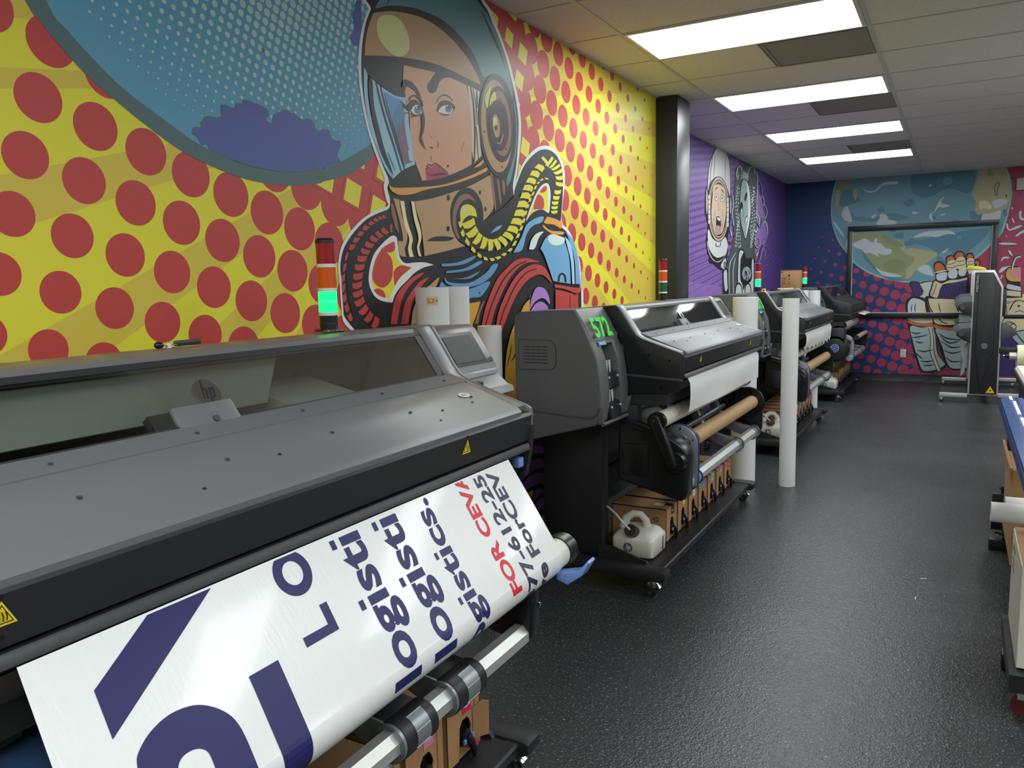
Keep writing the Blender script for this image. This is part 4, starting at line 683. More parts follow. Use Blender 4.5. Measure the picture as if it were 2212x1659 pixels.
    # front lid, fascia and lower lip
    m=MB(); m.prism([(-1.312,1.236),(-1.262,1.2185),(-1.262,1.205),(-1.31,1.222)],'y',y0+.06,y1-.06,LID); bd(m,'lid_rear_strip')
    m=MB(); m.prism([(-1.260,1.2165),(-1.187,1.190),(-1.186,1.1885),(-1.094,1.156),(-1.082,1.144),(-1.084,1.130),(-1.10,1.128),(-1.26,1.19)],'y',y0+.055,y1-.075,LID,bev=.002); lid=bd(m,'front_lid')
    for k in range(6):
        yy=y0+.18+k*.27; bd(MB().cyl((-1.188,yy,1.1895),(-1.1875,yy,1.1925),.0042,'GD',n=12),'screw',lid); bd(MB().cyl((-1.285,yy+.02,1.224),(-1.2840,yy+.02,1.2285),.004,'GD',n=12),'screw',lid)
    for xx,zz,yy in [(-1.165,1.181,y0+q) for q in (.32,.82,1.36,1.50)]+[(-1.13,1.168,y0+q) for q in (.62,1.30)]: bd(MB().cyl((xx,yy,zz),(xx+.001,yy,zz+.002),.003,'K',n=10),'screw',lid)
    if decal:
        m=MB(); n=Vector((.33,0,.944)); u=Vector((.944,0,-.33)); ce=Vector((-1.20,5.04,1.1955))
        m.add([ce+u*(a)+Vector((0,b,0))+n*.0012 for a,b in circ(0,0,.013,20,.022)],[list(range(20))],'WL')
        for k,(t,w) in enumerate((('OPEN',.018),('SLOWLY',.024),('LIFT',.016))): pass
        m.add([ce+u*(-.004)+Vector((0,b,0))+n*.002 for b in (-.012,.012)]+[ce+u*(-.0025)+Vector((0,b,0))+n*.002 for b in (.012,-.012)],[[0,1,2,3]],'K')
        m.add([ce+u*(.002)+Vector((0,b,0))+n*.002 for b in (-.014,.010)]+[ce+u*(.0035)+Vector((0,b,0))+n*.002 for b in (.010,-.014)],[[0,1,2,3]],'K')
        bd(m,'oval_sticker',lid,sm=0)
    m=MB(); m.prism([(-1.12,1.138),(-1.086,1.136),(-1.079,1.128),(-1.089,1.058),(-1.12,1.058)],'y',y0+.02,y1-.02,'K',bev=.004); fa=bd(m,'front_fascia')
    for yy in (3.80,4.86):
        m=MB(); z=1.10; x=lambda zz:-1.0795-(1.128-zz)*.143+.0008
        def tri(r,o,mm): m.add([(x(z+b*r)+o,yy+a*r,z+b*r) for a,b in ((-.9,-.62),(.9,-.62),(0,.95))],[[0,1,2]],mm)
        tri(.021,.0006,'YW'); tri(.016,.001,'K'); tri(.0135,.0014,'YW')
        for k in (-1,0,1): m.add([(x(z)+.0032,yy+k*.0045+a,z+b) for a,b in ((-.0008,-.006),(.0008,-.006),(.0016,0),(.0002,.006),(-.0014,.006),(0,0))],[[0,1,2,3,4,5]],'K')
        bd(m,'warning_triangle',fa,sm=0)
    for yy,zz in ((3.80,1.125),(3.80,1.072),(4.86,1.127),(4.86,1.072),(5.155,1.118),(5.165,1.121),(5.175,1.118)): bd(MB().cyl((-1.09,yy,zz),(-1.0795-(1.128-zz)*.143+.001,yy,zz),.0035,'KG',n=10),'screw',fa)
    m=MB(); m.prism([(-1.14,1.052),(-1.086,1.052),(-1.081,1.046),(-1.0775,1.035),(-1.087,1.029),(-1.14,1.017)],'y',y0+.015,y1-.035,'K',bev=.003); bd(m,'lower_lip')
    # cheeks: black outside shell and rounded metal trim on top
    ar=arc_profile(); CH='K'
    def cheek(ya,yb,name,bottom,mt='K',bv=.007):
        m=MB(); m.prism(ar+bottom,'y',ya,yb,mt,bev=bv); return bd(m,name)
    cheek(3.525,3.545,'near_cheek',[(-1.086,1.145),(-1.083,1.135),(-1.09,1.0),(-1.105,.975),(-1.13,.962),(-1.36,.95),(-1.358,1.05),(-1.373,1.152),(-1.405,1.227),(-1.45,1.30),(-1.485,1.345)])
    m=MB(); m.prism([(-1.36,1.035),(-1.09,1.018),(-1.088,1.03),(-1.36,1.047)],'y',3.519,3.53,'GD',bev=.002); m.cyl((-1.19,3.53,.985),(-1.19,3.5235,.985),.010,'KG',n=16); m.cyl((-1.25,3.53,1.14),(-1.25,3.5235,1.14),.006,'KG',n=12); m.cyl((-1.15,3.53,1.115),(-1.15,3.5235,1.115),.006,'KG',n=12); bd(m,'cheek_detail')
    tr=[(a,b) for a,b in ar if a>-1.80]+[(-1.104,1.136),(-1.25,1.184),(-1.302,1.197),(-1.332,1.216),(-1.353,1.243),(-1.376,1.28),(-1.412,1.335),(-1.44,1.350),(-1.60,1.342),(-1.79,1.330)]
    m=MB(); m.prism([(a,b+.0012) for a,b in tr],'y',3.546,3.605,'SV' if not dark else 'K',bev=.003); bd(m,'near_trim')
    m=MB(); m.prism([(a,b+.001) for a,b in tr],'y',5.128,5.192,'SV' if not (dark or yaw) else 'SG' if not dark else 'K',bev=.003); bd(m,'far_trim')
    cheek(5.192,5.214,'far_cheek',[(-1.086,1.145),(-1.083,1.13),(-1.09,1.04),(-1.105,.99),(-1.13,.97),(-1.45,.95),(-1.79,.95)],'SG' if not dark else 'K')
    m=MB(); m.box((-1.122,5.150,.985),(-1.100,5.180,1.012),'BL',bev=.003); m.box((-1.15,5.13,.96),(-1.123,5.19,1.03),'K',bev=.003); bd(m,'release_tab')
    m=MB(); m.prism([(-1.115,1.10),(-1.079,1.10),(-1.088,1.02),(-1.104,.955),(-1.14,.945)],'y',5.190,5.212,'K',bev=.004); bd(m,'corner_guard')
    # near module with number, ink service slots and vent
    fr=[(-1.482,1.362),(-1.446,1.308),(-1.405,1.222),(-1.373,1.145),(-1.358,1.05),(-1.352,.985),(-1.354,.93)]
    if not hub or True:
        m=MB(); m.prism([(-1.79,1.28),(-1.785,1.335),(-1.765,1.352),(-1.60,1.360)]+fr+[(-1.366,.862),(-1.385,.845),(-1.69,.762),(-1.72,.765),(-1.735,.78),(-1.785,.955)],'y',3.198,3.30,SIDE,bev=.010,seg=3); mod=bd(m,'near_module')
        m=MB(); m.prism([(-1.79,1.28),(-1.785,1.335),(-1.765,1.352),(-1.60,1.360)]+fr+[(-1.366,.862),(-1.385,.845),(-1.69,.80),(-1.785,.955)],'y',3.43,3.524,SIDE,bev=.004); m.prism([(-1.785,1.335),(-1.765,1.352),(-1.60,1.360)]+fr[:3]+[(-1.39,1.205),(-1.46,1.19),(-1.50,1.25)],'y',3.29,3.44,SIDE); m.prism([(-1.785,1.3),(-1.785,.955),(-1.69,.79),(-1.40,.85),(-1.42,.87),(-1.50,1.25)],'y',3.29,3.44,'CARD'); bd(m,'module_face',mod)
        if not dark:
            m=MB(); m.prism([(a+.0016,b+.0010) for a,b in fr[:3]]+[(-1.41,1.21),(-1.49,1.355)],'y',3.212,3.522,'SG'); bd(m,'number_panel',mod)
        for zt,zb in ((1.135,1.005),(1.0,.865)):
            xt=-1.375 if zt>1.05 else -1.362
            m=MB(); m.prism([(xt-.045,zt-.055),(xt+.004,zt-.065),(xt+.018,zb),(xt-.03,zb)],'y',3.305,3.428,'K',bev=.005); cart=bd(m,'cartridge_drawer',mod)
            for yy in (3.418,3.316): bd(MB().cyl((xt,yy,zt-.085),(xt+.014,yy,zt-.085),.005,'WR',n=10),'drawer_stud',cart)
            for k in (0,1): 
                m=MB(); ya=3.312+k*.035; m.prism([(ya,zt-.068),(ya+.028,zt-.02),(ya+.032,zt-.062),(ya+.022,zt-.085)] if False else [(ya,zt-.01),(ya+.024,zt-.008),(ya+.030,zt-.06),(ya+.022,zt-.07)],'x',xt-.012,xt-.006,'WPL',bev=.002)
                m.box((xt-.0065,ya+.004,zt-.017),(xt-.0055,ya+.02,zt-.013),'BL'); bd(m,'maintenance_cartridge',mod)
        m=MB(); m.prism([(-1.372,.93),(-1.338,.935),(-1.345,.86),(-1.37,.85)],'y',3.196,3.212,SIDE,bev=.005); m.prism([(-1.372,.935),(-1.336,.945),(-1.35,.87),(-1.37,.86)],'y',3.50,3.535,SIDE,bev=.006); m.cyl((-1.352,3.21,.852),(-1.352,3.51,.852),.009,SIDE,n=12); bd(m,'bumper_rail',mod)
        m=MB(); m.prism(rrect(-1.765,1.088,-1.572,1.226,[.04,.01,.01,.035]),'y',3.1965,3.199,'K'); m.prism(rrect(-1.7625,1.0905,-1.5745,1.2235,[.038,.009,.009,.033]),'y',3.1952,3.199,SIDE)
        for k in range(6): m.prism(rrect(-1.741,1.118+k*.0148,-1.612,1.124+k*.0148,.003),'y',3.1944,3.1953,'GD'); 
        for k in range(6):
            for j in range(4): m.box((-1.725+j*.029,3.1938,1.1195+k*.0148),(-1.709+j*.029,3.1945,1.1225+k*.0148),'CARD')
        bd(m,'vent_panel',mod)
        pts=[(-1.735,.898),(-1.62,.891),(-1.52,.884),(-1.45,.880),(-1.41,.879),(-1.39,.885),(-1.37,.90),(-1.36,.93)]
        m=MB(); m.tube([(a,3.1975,b) for a,b in pts],.004,'GD',n=8); bd(m,'seam',mod)
        if num:
            m=MB(); a=Vector((-1.456,0,1.326)); b=Vector((-1.400,0,1.214)); u=(a-b).normalized(); o=Vector((b[0]+.004,3.252,b[2]+.018)); 
            text_on(m,num,o-Vector((0,.004,0)),(0,1,0),u,.196,.100,'GN',bold=.03,off=.0045,space=1.05); bd(m,'number_sticker',mod,sm=0)
        if not dark:
            q=[(-1.401,3.262,1.2175),(-1.401,3.352,1.2175),(-1.394,3.352,1.198),(-1.394,3.262,1.198)]; m=MB(); m.add([(x+.004,y,z) for x,y,z in q],[[0,1,2,3]],'CY'); m.add([(x+.005,3.28 if y<3.3 else 3.34,z*.5+1.2078*.5) for x,y,z in q],[[0,1,2,3]],'WL'); bd(m,'blue_label',mod,sm=0)
    # far module with touch screen
    m=MB(); far=[(-1.78,1.34),(-1.62,1.352),(-1.44,1.358),(-1.418,1.345),(-1.345,1.232),(-1.338,1.205),(-1.30,1.17),(-1.30,1.14),(-1.38,1.10),(-1.42,.92),(-1.70,.86),(-1.78,.95)]
    m.prism(far,'y',5.216,5.47,'SG' if not dark else 'GD',bev=.010,seg=3); fm_=bd(m,'far_module')
    a=Vector((-1.412,0,1.335)); b=Vector((-1.351,0,1.241)); d=(b-a).normalized(); n=Vector((-d[2],0,d[0])); n=n if n[0]>0 else -n
    def sc(y,t,o): v=a.lerp(b,t)+n*o; return (v[0],y,v[2])
    m=MB(); m.add([sc(5.235,-.02,.0015),sc(5.425,-.02,.0015),sc(5.425,1,.0015),sc(5.235,1,.0015)],[[0,1,2,3]],'KG'); m.add([sc(5.25,.08,.0025),sc(5.405,.08,.0025),sc(5.405,.9,.0025),sc(5.25,.9,.0025)],[[0,1,2,3]],'SCR'); m.prism([(-1.353,1.228),(-1.336,1.218),(-1.334,1.206),(-1.36,1.215)],'y',5.225,5.46,'SV' if not dark else 'K',bev=.003); m.cyl(sc(5.447,.93,0),sc(5.447,.93,.006),.008,'CH',n=14); bd(m,'touch_screen',fm_)
    m=MB(); m.prism([(-1.33,1.178),(-1.29,1.168),(-1.285,1.150),(-1.33,1.14)],'y',5.33,5.475,'SV' if not dark else 'K',bev=.005); m.box((-1.325,5.27,1.178),(-1.305,5.32,1.196),'K',bev=.004); bd(m,'handle_ledge',fm_)
    # belly under the bay and brown guide plate
    m=MB(); m.prism([(-1.78,.86),(-1.40,.93),(-1.14,.99),(-1.12,1.01),(-1.14,.97),(-1.24,.90),(-1.42,.84),(-1.74,.80)],'y',y0+.03,y1-.03,mat('warm_grey_plate',(92,86,80),.5,metal=.2)); bd(m,'media_guide')
    # stand: two end panels, feet, casters, tray
    for k,(ya,yb) in enumerate(((3.495,3.575),(5.20,5.28))):
        m=MB(); m.box((-1.80,ya,.14),(-1.478,yb,.86),'KM',bev=.004); m.box((-1.80,ya+.01,.78),(-1.30,yb-.01,.90),'KM',bev=.004); leg=bd(m,'stand_leg')
        fa_,fb=(3.40,3.485) if k==0 else (5.222,5.305)
        m=MB(); m.prism([(-1.93,.085),(-1.93,.135),(-1.15,.135),(-1.128,.128),(-1.128,.098),(-1.15,.085)],'y',fa_,fb,'KM',bev=.004); m.prism([(-1.50,.13),(-1.50,.195),(-1.42,.195),(-1.25,.145),(-1.21,.088),(-1.50,.088)],'y',3.487 if k==0 else 5.205,3.5 if k==0 else 5.22,'KM'); bd(m,'stand_foot')
        for cx_ in (-1.20,-1.86):
            yc=(fa_+fb)/2; m=MB(); m.cyl((cx_,yc,.085),(cx_,yc,.070),.022,'CH',n=16); m.box((cx_-.022,yc-.018,.045),(cx_+.016,yc+.018,.072),'CH',bev=.004); m.prism([(cx_+.014,.072),(cx_+.040,.050),(cx_+.036,.042),(cx_+.010,.060)],'y',yc-.017,yc+.017,'CH',bev=.002); cs=bd(m,'caster')
            for sgn in (-1,1): bd(MB().cyl((cx_-.004,yc+sgn*.008,.026),(cx_-.004,yc+sgn*.026,.026),.026,'RUB',n=24).cyl((cx_-.004,yc+sgn*.003,.026),(cx_-.004,yc+sgn*.030,.026),.008,'CH',n=12),'wheel',cs)
    m=MB(); m.box((-1.60,3.49,.118),(-1.20,5.215,.130),'KM'); m.prism([(-1.20,.130),(-1.165,.130),(-1.158,.124),(-1.158,.098),(-1.17,.098),(-1.17,.118),(-1.20,.118)],'y',3.486,5.222,'KM',bev=.001); m.box((-1.75,3.575,.30),(-1.72,5.20,.42),'KM'); m.box((-1.78,3.575,.42),(-1.74,5.20,.86),'KM'); bd(m,'tray')
    # take-up reel unit
    if crank and not hub:
        pr=[(-1.392,.815),(-1.385,.835),(-1.37,.842),(-1.262,.815),(-1.17,.775),(-1.10,.735),(-1.062,.70),(-1.054,.67),(-1.056,.50),(-1.066,.47),(-1.09,.457),(-1.12,.462),(-1.385,.530),(-1.40,.548)]
        m=MB(); m.prism(pr,'y',3.50,3.60,'KG',bev=.012,seg=3); un=bd(m,'reel_motor_housing')
        m=MB(); m.prism(rrect(-1.372,.56,-1.245,.715,.015),'y',3.494,3.502,'KG',bev=.003); m.prism([(-1.375,.80),(-1.365,.812),(-1.265,.788),(-1.265,.775)],'y',3.492,3.502,'KG',bev=.003); bd(m,'housing_panel',un)
        m=MB(); m.cyl((-1.108,3.50,.645),(-1.108,3.468,.645),.052,'KG',n=32,r2=.046); m.cyl((-1.108,3.468,.645),(-1.108,3.462,.645),.03,'KG',n=24); m.cyl((-1.115,3.462,.645),(-1.115,3.459,.645),.006,'CARD',n=12); bd(m,'crank_disc',un)
        A=Vector((-1.193,3.445,.845)); B=Vector((-1.108,3.455,.645)); dd=(B-A).normalized(); pn=Vector((-dd[2],0,dd[0])); 
        ow=[]
        for k in range(9): t=pi*k/8; ow.append((A[0]-dd[0]*sin(t)*.027+pn[0]*cos(t)*.027, A[2]-dd[2]*sin(t)*.027+pn[2]*cos(t)*.027))
        for k in range(9): t=pi*k/8; ow.append((B[0]+dd[0]*sin(t)*.02-pn[0]*cos(t)*.02, B[2]+dd[2]*sin(t)*.02-pn[2]*cos(t)*.02))
        m=MB(); m.prism(ow,'y',3.425,3.462,'KG',bev=.006,seg=3); m.cyl((-1.193,3.428,.845),(-1.193,3.421,.845),.007,'CARD',n=10); bd(m,'crank_arm')
    if spool:
        # near flange plate
        fl=[]; cx_,cz_=-1.165,.685
        for k in range(17): t=pi-pi*k/16; fl.append((cx_+.098*cos(t),cz_+.098*sin(t)))
        fl+=[(-1.067,.52),(-1.072,.485),(-1.095,.468),(-1.125,.478),(-1.14,.55),(-1.18,.60),(-1.25,.62)]
        m=MB(); m.prism(fl,'y',3.70,3.716,'ZN',bev=.002); m.cyl((cx_,3.70,cz_),(cx_,3.694,cz_),.062,'ZN',n=32,r2=.058)
        for a_ in (20,80,300): m.cyl((cx_+.082*cos(radians(a_)),3.70,cz_+.082*sin(radians(a_))),(cx_+.082*cos(radians(a_)),3.696,cz_+.082*sin(radians(a_))),.005,'CH',n=10)
        fp=bd(m,'reel_flange'); m=MB(); m.prism([(cx_+(a-cx_)*1.03,cz_+(b-cz_)*1.03) for a,b in fl],'y',3.716,3.730,'BLD'); bd(m,'flange_rim',fp)
        m=MB(); m.cyl((-1.13,3.60,.695),(-1.13,3.88,.695),.030,'K',n=20); m.cyl((-1.13,3.74,.695),(-1.13,3.80,.695),.06,'K',n=24,r2=.045); bd(m,'spindle')
        # cradle arms that join the front bar to the rear
        for yc,ww,lab in ARMS[0 if yaw else 1]:
            arm=[(-1.40,.80),(-1.36,.80),(-1.335,.70),(-1.30,.62),(-1.24,.575),(-1.17,.555),(-1.10,.545),(-1.085,.535),(-1.082,.505),(-1.10,.48),(-1.13,.475),(-1.20,.50),(-1.28,.535),(-1.35,.60),(-1.39,.70)]
            m=MB(); m.prism(arm,'y',yc,yc+ww,'K' if lab else 'ZN',bev=.004); cr=bd(m,'cradle_arm')
            if lab:
                bd(MB().prism(arm,'y',yc-.004,yc+.002,'ZN'),'arm_plate',cr)
                bd(MB().pipe((-1.11,yc+.0,.508),(-1.11,yc+ww,.508),.046,.03,'K',n=32),'bar_collar',cr); bd(MB().pipe((-1.11,yc-.010,.508),(-1.11,yc,.508),.044,.03,'ZN',n=32),'collar_washer',cr)
                m=MB(); m2=[]
                for kk in range(7):
                    th=radians(70-kk*16); m2.append([(-1.11+.0468*cos(th),yv,.508+.0468*sin(th)) for yv in (yc+ww*.30,yc+ww*.75)])
                for kk in range(6): m.add(m2[kk]+m2[kk+1],[[0,1,3,2]],'ZN')
                for kk in (0,3,6):
                    th=radians(70-kk*16); m.cyl((-1.11+.0469*cos(th),yc+ww*.30,.508+.0469*sin(th)),(-1.11+.0469*cos(th),yc+ww*.75,.508+.0469*sin(th)),.0008,'WR',n=6)
                bd(m,'instruction_sticker',cr); continue
            for kk in (0,1,2): bd(MB().pipe((-1.11,yc-.006+kk*.024,.508),(-1.11,yc+.008+kk*.024,.508),.043,.03,'ZN' if kk!=1 else 'K',n=28),'bar_collar',cr)
    fp=[]; 
    for k in range(13): t=radians(150-k*140/12); fp.append((-1.20+.12*cos(t)*1.12,.665+.12*sin(t)))
    fp+=[(-1.069,.53),(-1.078,.50),(-1.11,.482),(-1.20,.50),(-1.33,.56),(-1.34,.66)]
    m=MB(); m.prism([(a,b) for a,b in fp],'y',5.15,5.20,'KG',bev=.010,seg=3); m.cyl((-1.15,5.15,.69),(-1.15,5.142,.69),.10,'KG',n=36,r2=.095); m.cyl((-1.06,5.17,.60),(-1.052,5.17,.60),.006,'CH',n=10); bd(m,'far_reel_housing')
    # octagonal front bar
    bx=-1.11; o8=[(bx+.033*cos(pi/8+k*pi/4),.508+.033*sin(pi/8+k*pi/4)) for k in range(8)]
    m=MB(); m.prism(o8,'y',3.60,5.15,'ALW',bev=0); bd(m,'front_bar',sm=20)
    m=MB(); m.cyl((bx,3.735,.508),(bx,3.80,.508),.037,'BL',n=28); m.cyl((bx,3.80,.508),(bx,3.812,.508),.042,'K',n=28); m.cyl((bx,3.725,.508),(bx,3.735,.508),.041,'BL',n=28); bd(m,'bar_knob')
    return root,bd
def loop_bar(bd,x,z,ya,yb,name='tension_bar'):
    m=MB(); m.cyl((x,ya,z),(x,yb,z),.039,'WPL',n=36); b=bd(m,name)
    m=MB(); m.cyl((x,yb,z),(x,yb+.035,z),.043,'KG',n=32); m.pipe((x,yb+.035,z),(x,yb+.045,z),.042,.03,'KG',n=32); bd(m,'bar_cap',b)
    m=MB(); m.cyl((x,ya-.03,z),(x,ya,z),.043,'KG',n=32); bd(m,'bar_cap',b)
    return b
A1=.0118; D1=.1014
PR1,bd1=make_printer(-3.3,'nearest grey wide printer feeding out the glossy lettered sheet',yaw=A1,dx=D1,spool='core',crank=False)
PR2,bd2=make_printer(0,'grey and black wide printer marked with a lime green 572','572')
PR3,bd3=make_printer(3.3,'grey and black wide printer behind the freestanding white tube','573')
PR4,bd4=make_printer(6.58,'all black wide printer farthest away, next to the far wall',dark=True,hub=True,decal=False)
loop_bar(bd1,-.955,.793,3.66,5.075); loop_bar(bd2,-1.185,.838,3.47,5.13); loop_bar(bd3,-1.185,.838,3.47,5.13); loop_bar(bd4,-1.185,.90,3.60,4.9)
m=MB(); m.prism([(-.93,.745),(-.90,.735),(-.86,.765),(-.84,.80),(-.845,.805),(-.87,.775),(-.93,.760)],'y',5.02,5.06,'BL',bev=.003); bd1(m,'lever')
for q,z0 in ((bd2,0),(bd3,0)):
    m=MB(); m.cyl((-1.225,3.62,.872),(-1.225,3.72,.872),.030,'BL',n=24); m.cyl((-1.225,3.72,.872),(-1.225,3.735,.872),.036,'K',n=24); m.cyl((-1.225,3.605,.872),(-1.225,3.62,.872),.035,'K',n=24); q(m,'adjuster_knob')
    m=MB(); m.prism([(-1.45,.86),(-1.24,.90),(-1.20,.86),(-1.24,.82),(-1.42,.80)],'y',3.60,3.612,'ZN',bev=.003); q(m,'side_bracket')
    m=MB(); m.cyl((-1.30,3.9,.665),(-1.30,5.1,.665),.016,'AL',n=16); q(m,'guide_rod')
# the fourth machine's own reel: round black cheek with a blue hub, grey flange, pale roller
m=MB(); m.prism(circ(-1.25,.63,.16,40),'y',3.44,3.52,'KG',bev=.01); m.prism(rrect(-1.34,.60,-1.14,.88,.03),'y',3.44,3.51,'KG',bev=.008); m.prism(circ(-1.25,.63,.125,36),'y',3.432,3.442,'K',bev=.003); u4=bd4(m,'reel_motor_housing')
m=MB(); m.cyl((-1.25,3.435,.64),(-1.25,3.42,.64),.05,'BL',n=28)
for k in range(8): a=k*pi/4; m.box((-1.255+.03*cos(a)-.012,3.416,.64+.03*sin(a)-.003),(-1.245+.03*cos(a)+.012,3.421,.64+.03*sin(a)+.003),'CARD',rot=((-1.25+.03*cos(a),3.42,.64+.03*sin(a)),'Y',-a))
bd4(m,'spindle_hub',u4)
m=MB(); m.prism([(-1.27+.10*cos(t*pi/12),.86+.10*sin(t*pi/12)) for t in range(13)][::-1]+[(-1.37,.60),(-1.12,.56),(-1.10,.60)],'y',3.62,3.65,'ZN',bev=.005); bd4(m,'reel_flange')
m=MB(); m.cyl((-1.03,3.60,.76),(-1.03,4.6,.76),.026,'ALW',n=20); m.cyl((-1.03,3.54,.76),(-1.03,3.60,.76),.028,'K',n=20); bd4(m,'guide_rod')
# ------------------------------------------------------------------ printed sheets
S0=Vector((-1.075,1.03)); CR=Vector((-.955,.793)); RR=.0415
_d=CR-S0; _b=atan2(-_d[1],-_d[0]); _a=math.acos(RR/_d.length)
AT=[a for a in (_b+_a,_b-_a) if cos(a)>0 and (CR[0]+RR*cos(a))>CR[0]][0]; T0=CR+RR*Vector((cos(AT),sin(AT))); LL=(T0-S0).length
AE=radians(-115); LA=RR*(AT-AE); PE=CR+RR*Vector((cos(AE),sin(AE))); DE=Vector((sin(AE),-cos(AE)))
def prof(s):
    if s<LL: p=S0+(T0-S0)*(s/LL); n=Vector((cos(AT),sin(AT))); return p,n
    if s<LL+LA: a=AT-(s-LL)/RR; n=Vector((cos(a),sin(a))); return CR+n*RR,n
    return PE+DE*(s-LL-LA),Vector((cos(AE),sin(AE)))
def banner_pt(s,y,o): p,n=prof(s); return (p[0]+n[0]*o, y-.085*s, p[1]+n[1]*o)
def like_pr1(o): o.location=PR1.location; o.rotation_euler=PR1.rotation_euler; return o
SS=[-.003,.0,.06,.12,.18,LL]+[LL+LA*k/14 for k in range(1,15)]+[LL+LA+.10]
m=MB(); Y1,Y2=3.807,5.047
def bp(s,y,o):
    b=.006*sin(pi*min(max(s/LL,0),1))*sin((y-3.8)*5.2); return banner_pt(s,y,o+b*.5)
ny=24; vs=[]; fs=[]
for s_ in SS:
    for k in range(ny+1): vs.append(bp(s_,Y1+(Y2-Y1)*k/ny,.0016))
for i in range(len(SS)-1):
    for k in range(ny): a=i*(ny+1)+k; fs.append([a,a+1,a+ny+2,a+ny+1])
m.add(vs,fs,'GP'); base=(BX,BY,0)
ban=like_pr1(m.build('printed_sheet',None,base,sm=60)); tag(ban,'glossy white sheet with large navy and red lettering hanging from the nearest printer','print')
def decal(verts,faces,mt,name='lettering'):
    q=bmesh.new(); V=[q.verts.new((a,b,0)) for a,b in verts]
    for f in faces:
        try: q.faces.new([V[i] for i in f])
        except ValueError: pass
    bmesh.ops.triangulate(q,faces=list(q.faces))
    cuts=[.02,.05,.08,.11,.14,.17,.20,.23]+[LL+LA*k/14 for k in range(0,15)]
    _r=bmesh.ops.bisect_plane(q,geom=list(q.verts)+list(q.edges)+list(q.faces),plane_co=(.0006,0,0),plane_no=(1,0,0),clear_inner=True)
    for c_ in cuts: bmesh.ops.bisect_plane(q,geom=list(q.verts)+list(q.edges)+list(q.faces),plane_co=(c_,0,0),plane_no=(1,0,0))
    for yy in [3.807+1.24*k/24 for k in range(25)]: bmesh.ops.bisect_plane(q,geom=list(q.verts)+list(q.edges)+list(q.faces),plane_co=(0,yy,0),plane_no=(0,1,0))
    for v in q.verts: v.co=Vector(bp(v.co[0],v.co[1],.0022))
    mm=MB(); mm.bm(q,mt); return mm.build(name,ban,base,sm=0)
def btext(t,s0,s1,ya,yb,mt,ref='l',bold=.026):
    v,f,bb=text_geo(t,bold); h=text_geo(ref,bold)[2]; sy=(yb-ya)/(h[3]-h[2]); sx=(s0-s1)/(bb[1]-bb[0])
    decal([(s0-(a-bb[0])*sx, yb-(b-h[2])*sy) for a,b in v],f,mt)
def dotted(t,s0,s1,ya,yb,mt,bold=.026):
    d=t.replace('i','\u0131'); btext(d,s0,s1,ya,yb,mt); bb=text_geo(d,bold)[2]; sx=(s0-s1)/(bb[1]-bb[0]); w=text_geo('\u0131',bold)[2]; w=(w[1]-w[0])
    for k,ch in enumerate(t):
        if ch!='i': continue
        r=text_geo(d[:k+1],bold)[2][1]; x1=s0-(r-bb[0])*sx; x0=x1+w*sx; h=yb-ya
        decal([(x0,ya-.001),(x1,ya-.001),(x1,ya+h*.15),(x0,ya+h*.15)],[[0,1,2,3]],mt,'letter_dot')
dotted('logisti',.3005,.008,4.359,4.438,'NV'); dotted('logisti',.3005,.0075,4.481,4.557,'NV'); dotted('logistics.',.366,.002,4.610,4.671,'NV')
btext('FOR CEVA',.284,-.024,4.7887,4.831,'RD','F',.035); btext('877-612-25',.338,.004,4.8624,4.907,'DB','7',.03); btext('ve ForCEV',.330,.006,4.920,4.965,'DB','F',.03)
decal([(.1528,4.213),(.1528,4.2915),(.1013,4.2915),(.1013,4.2735),(.1365,4.2735),(.1365,4.213)],[[0,1,2,3,4,5]],'NV')
N_=40; decal([(.0325+.0405*cos(2*pi*k/N_),4.2525+.0405*sin(2*pi*k/N_)) for k in range(N_)]+[(.0325+.0215*cos(2*pi*k/N_),4.2525+.0215*sin(2*pi*k/N_)) for k in range(N_)],[[k,(k+1)%N_,N_+(k+1)%N_,N_+k] for k in range(N_)],'NV')
decal([(.1464,4.0935),(.1464,4.1525),(.37,4.1545),(.37,4.0965)],[[0,1,2,3]],'NV')
oo=spl([(.40,3.894,True),(.30,3.8935,True),(.205,3.8925,False),(.1756,3.8970,False),(.1601,3.9044,False),(.144,3.9300,False),(.1372,3.9650,False),(.1455,4.0040,False),(.1717,4.0360,False),(.2047,4.0500,False),(.2641,4.0520,True)],5,False)
ii=spl([(.2306,3.9925,True),(.2061,3.9909,False),(.1945,3.9770,False),(.1936,3.9568,False),(.2038,3.9446,False),(.225,3.9420,True)],5,False)
P_=oo[1:]+[(.40,4.052),(.40,3.9925)]+ii+[(.40,3.942),(.40,3.896)]; decal(P_,[list(range(len(P_)))],'NV')
decal([(.0639,3.8813),(-.02,4.02),(-.02,4.132),(.0026,4.0939),(.1296,3.8813)],[[0,1,2,3,4]],'NV')
# plain sheets on the other machines (fresh media curling out of the slot)
def plain(off,ya,yb,prf,label,torn=False,skew=0,base=(BX,BY,0)):
    m=MB(); n=20; vs=[]; fs=[]
    for i,(x,z) in enumerate(prf):
        t=i/(len(prf)-1)
        for k in range(n+1):
            u=k/n; dz=0
            if torn and t>.5: dz=(abs(((u*7.3)%1)-.5)*.10-.02*u)*(t-.5)*2
            vs.append((x+.004*sin(u*9+i)*t, ya+(yb-ya)*u+skew*t*u, z+dz))
    for i in range(len(prf)-1):
        for k in range(n): a=i*(n+1)+k; fs.append([a,a+1,a+n+2,a+n+1])
    m.add(vs,fs,'WP'); o=m.build('blank_sheet',None,base,sm=60); o.location=(BX,BY+off,0); tag(o,label,'paper'); return o
plain(0,3.625,5.10,[(-1.10,1.035),(-1.083,1.00),(-1.082,.95),(-1.083,.90),(-1.086,.860)],'blank white sheet hanging below the front of the 572 printer')
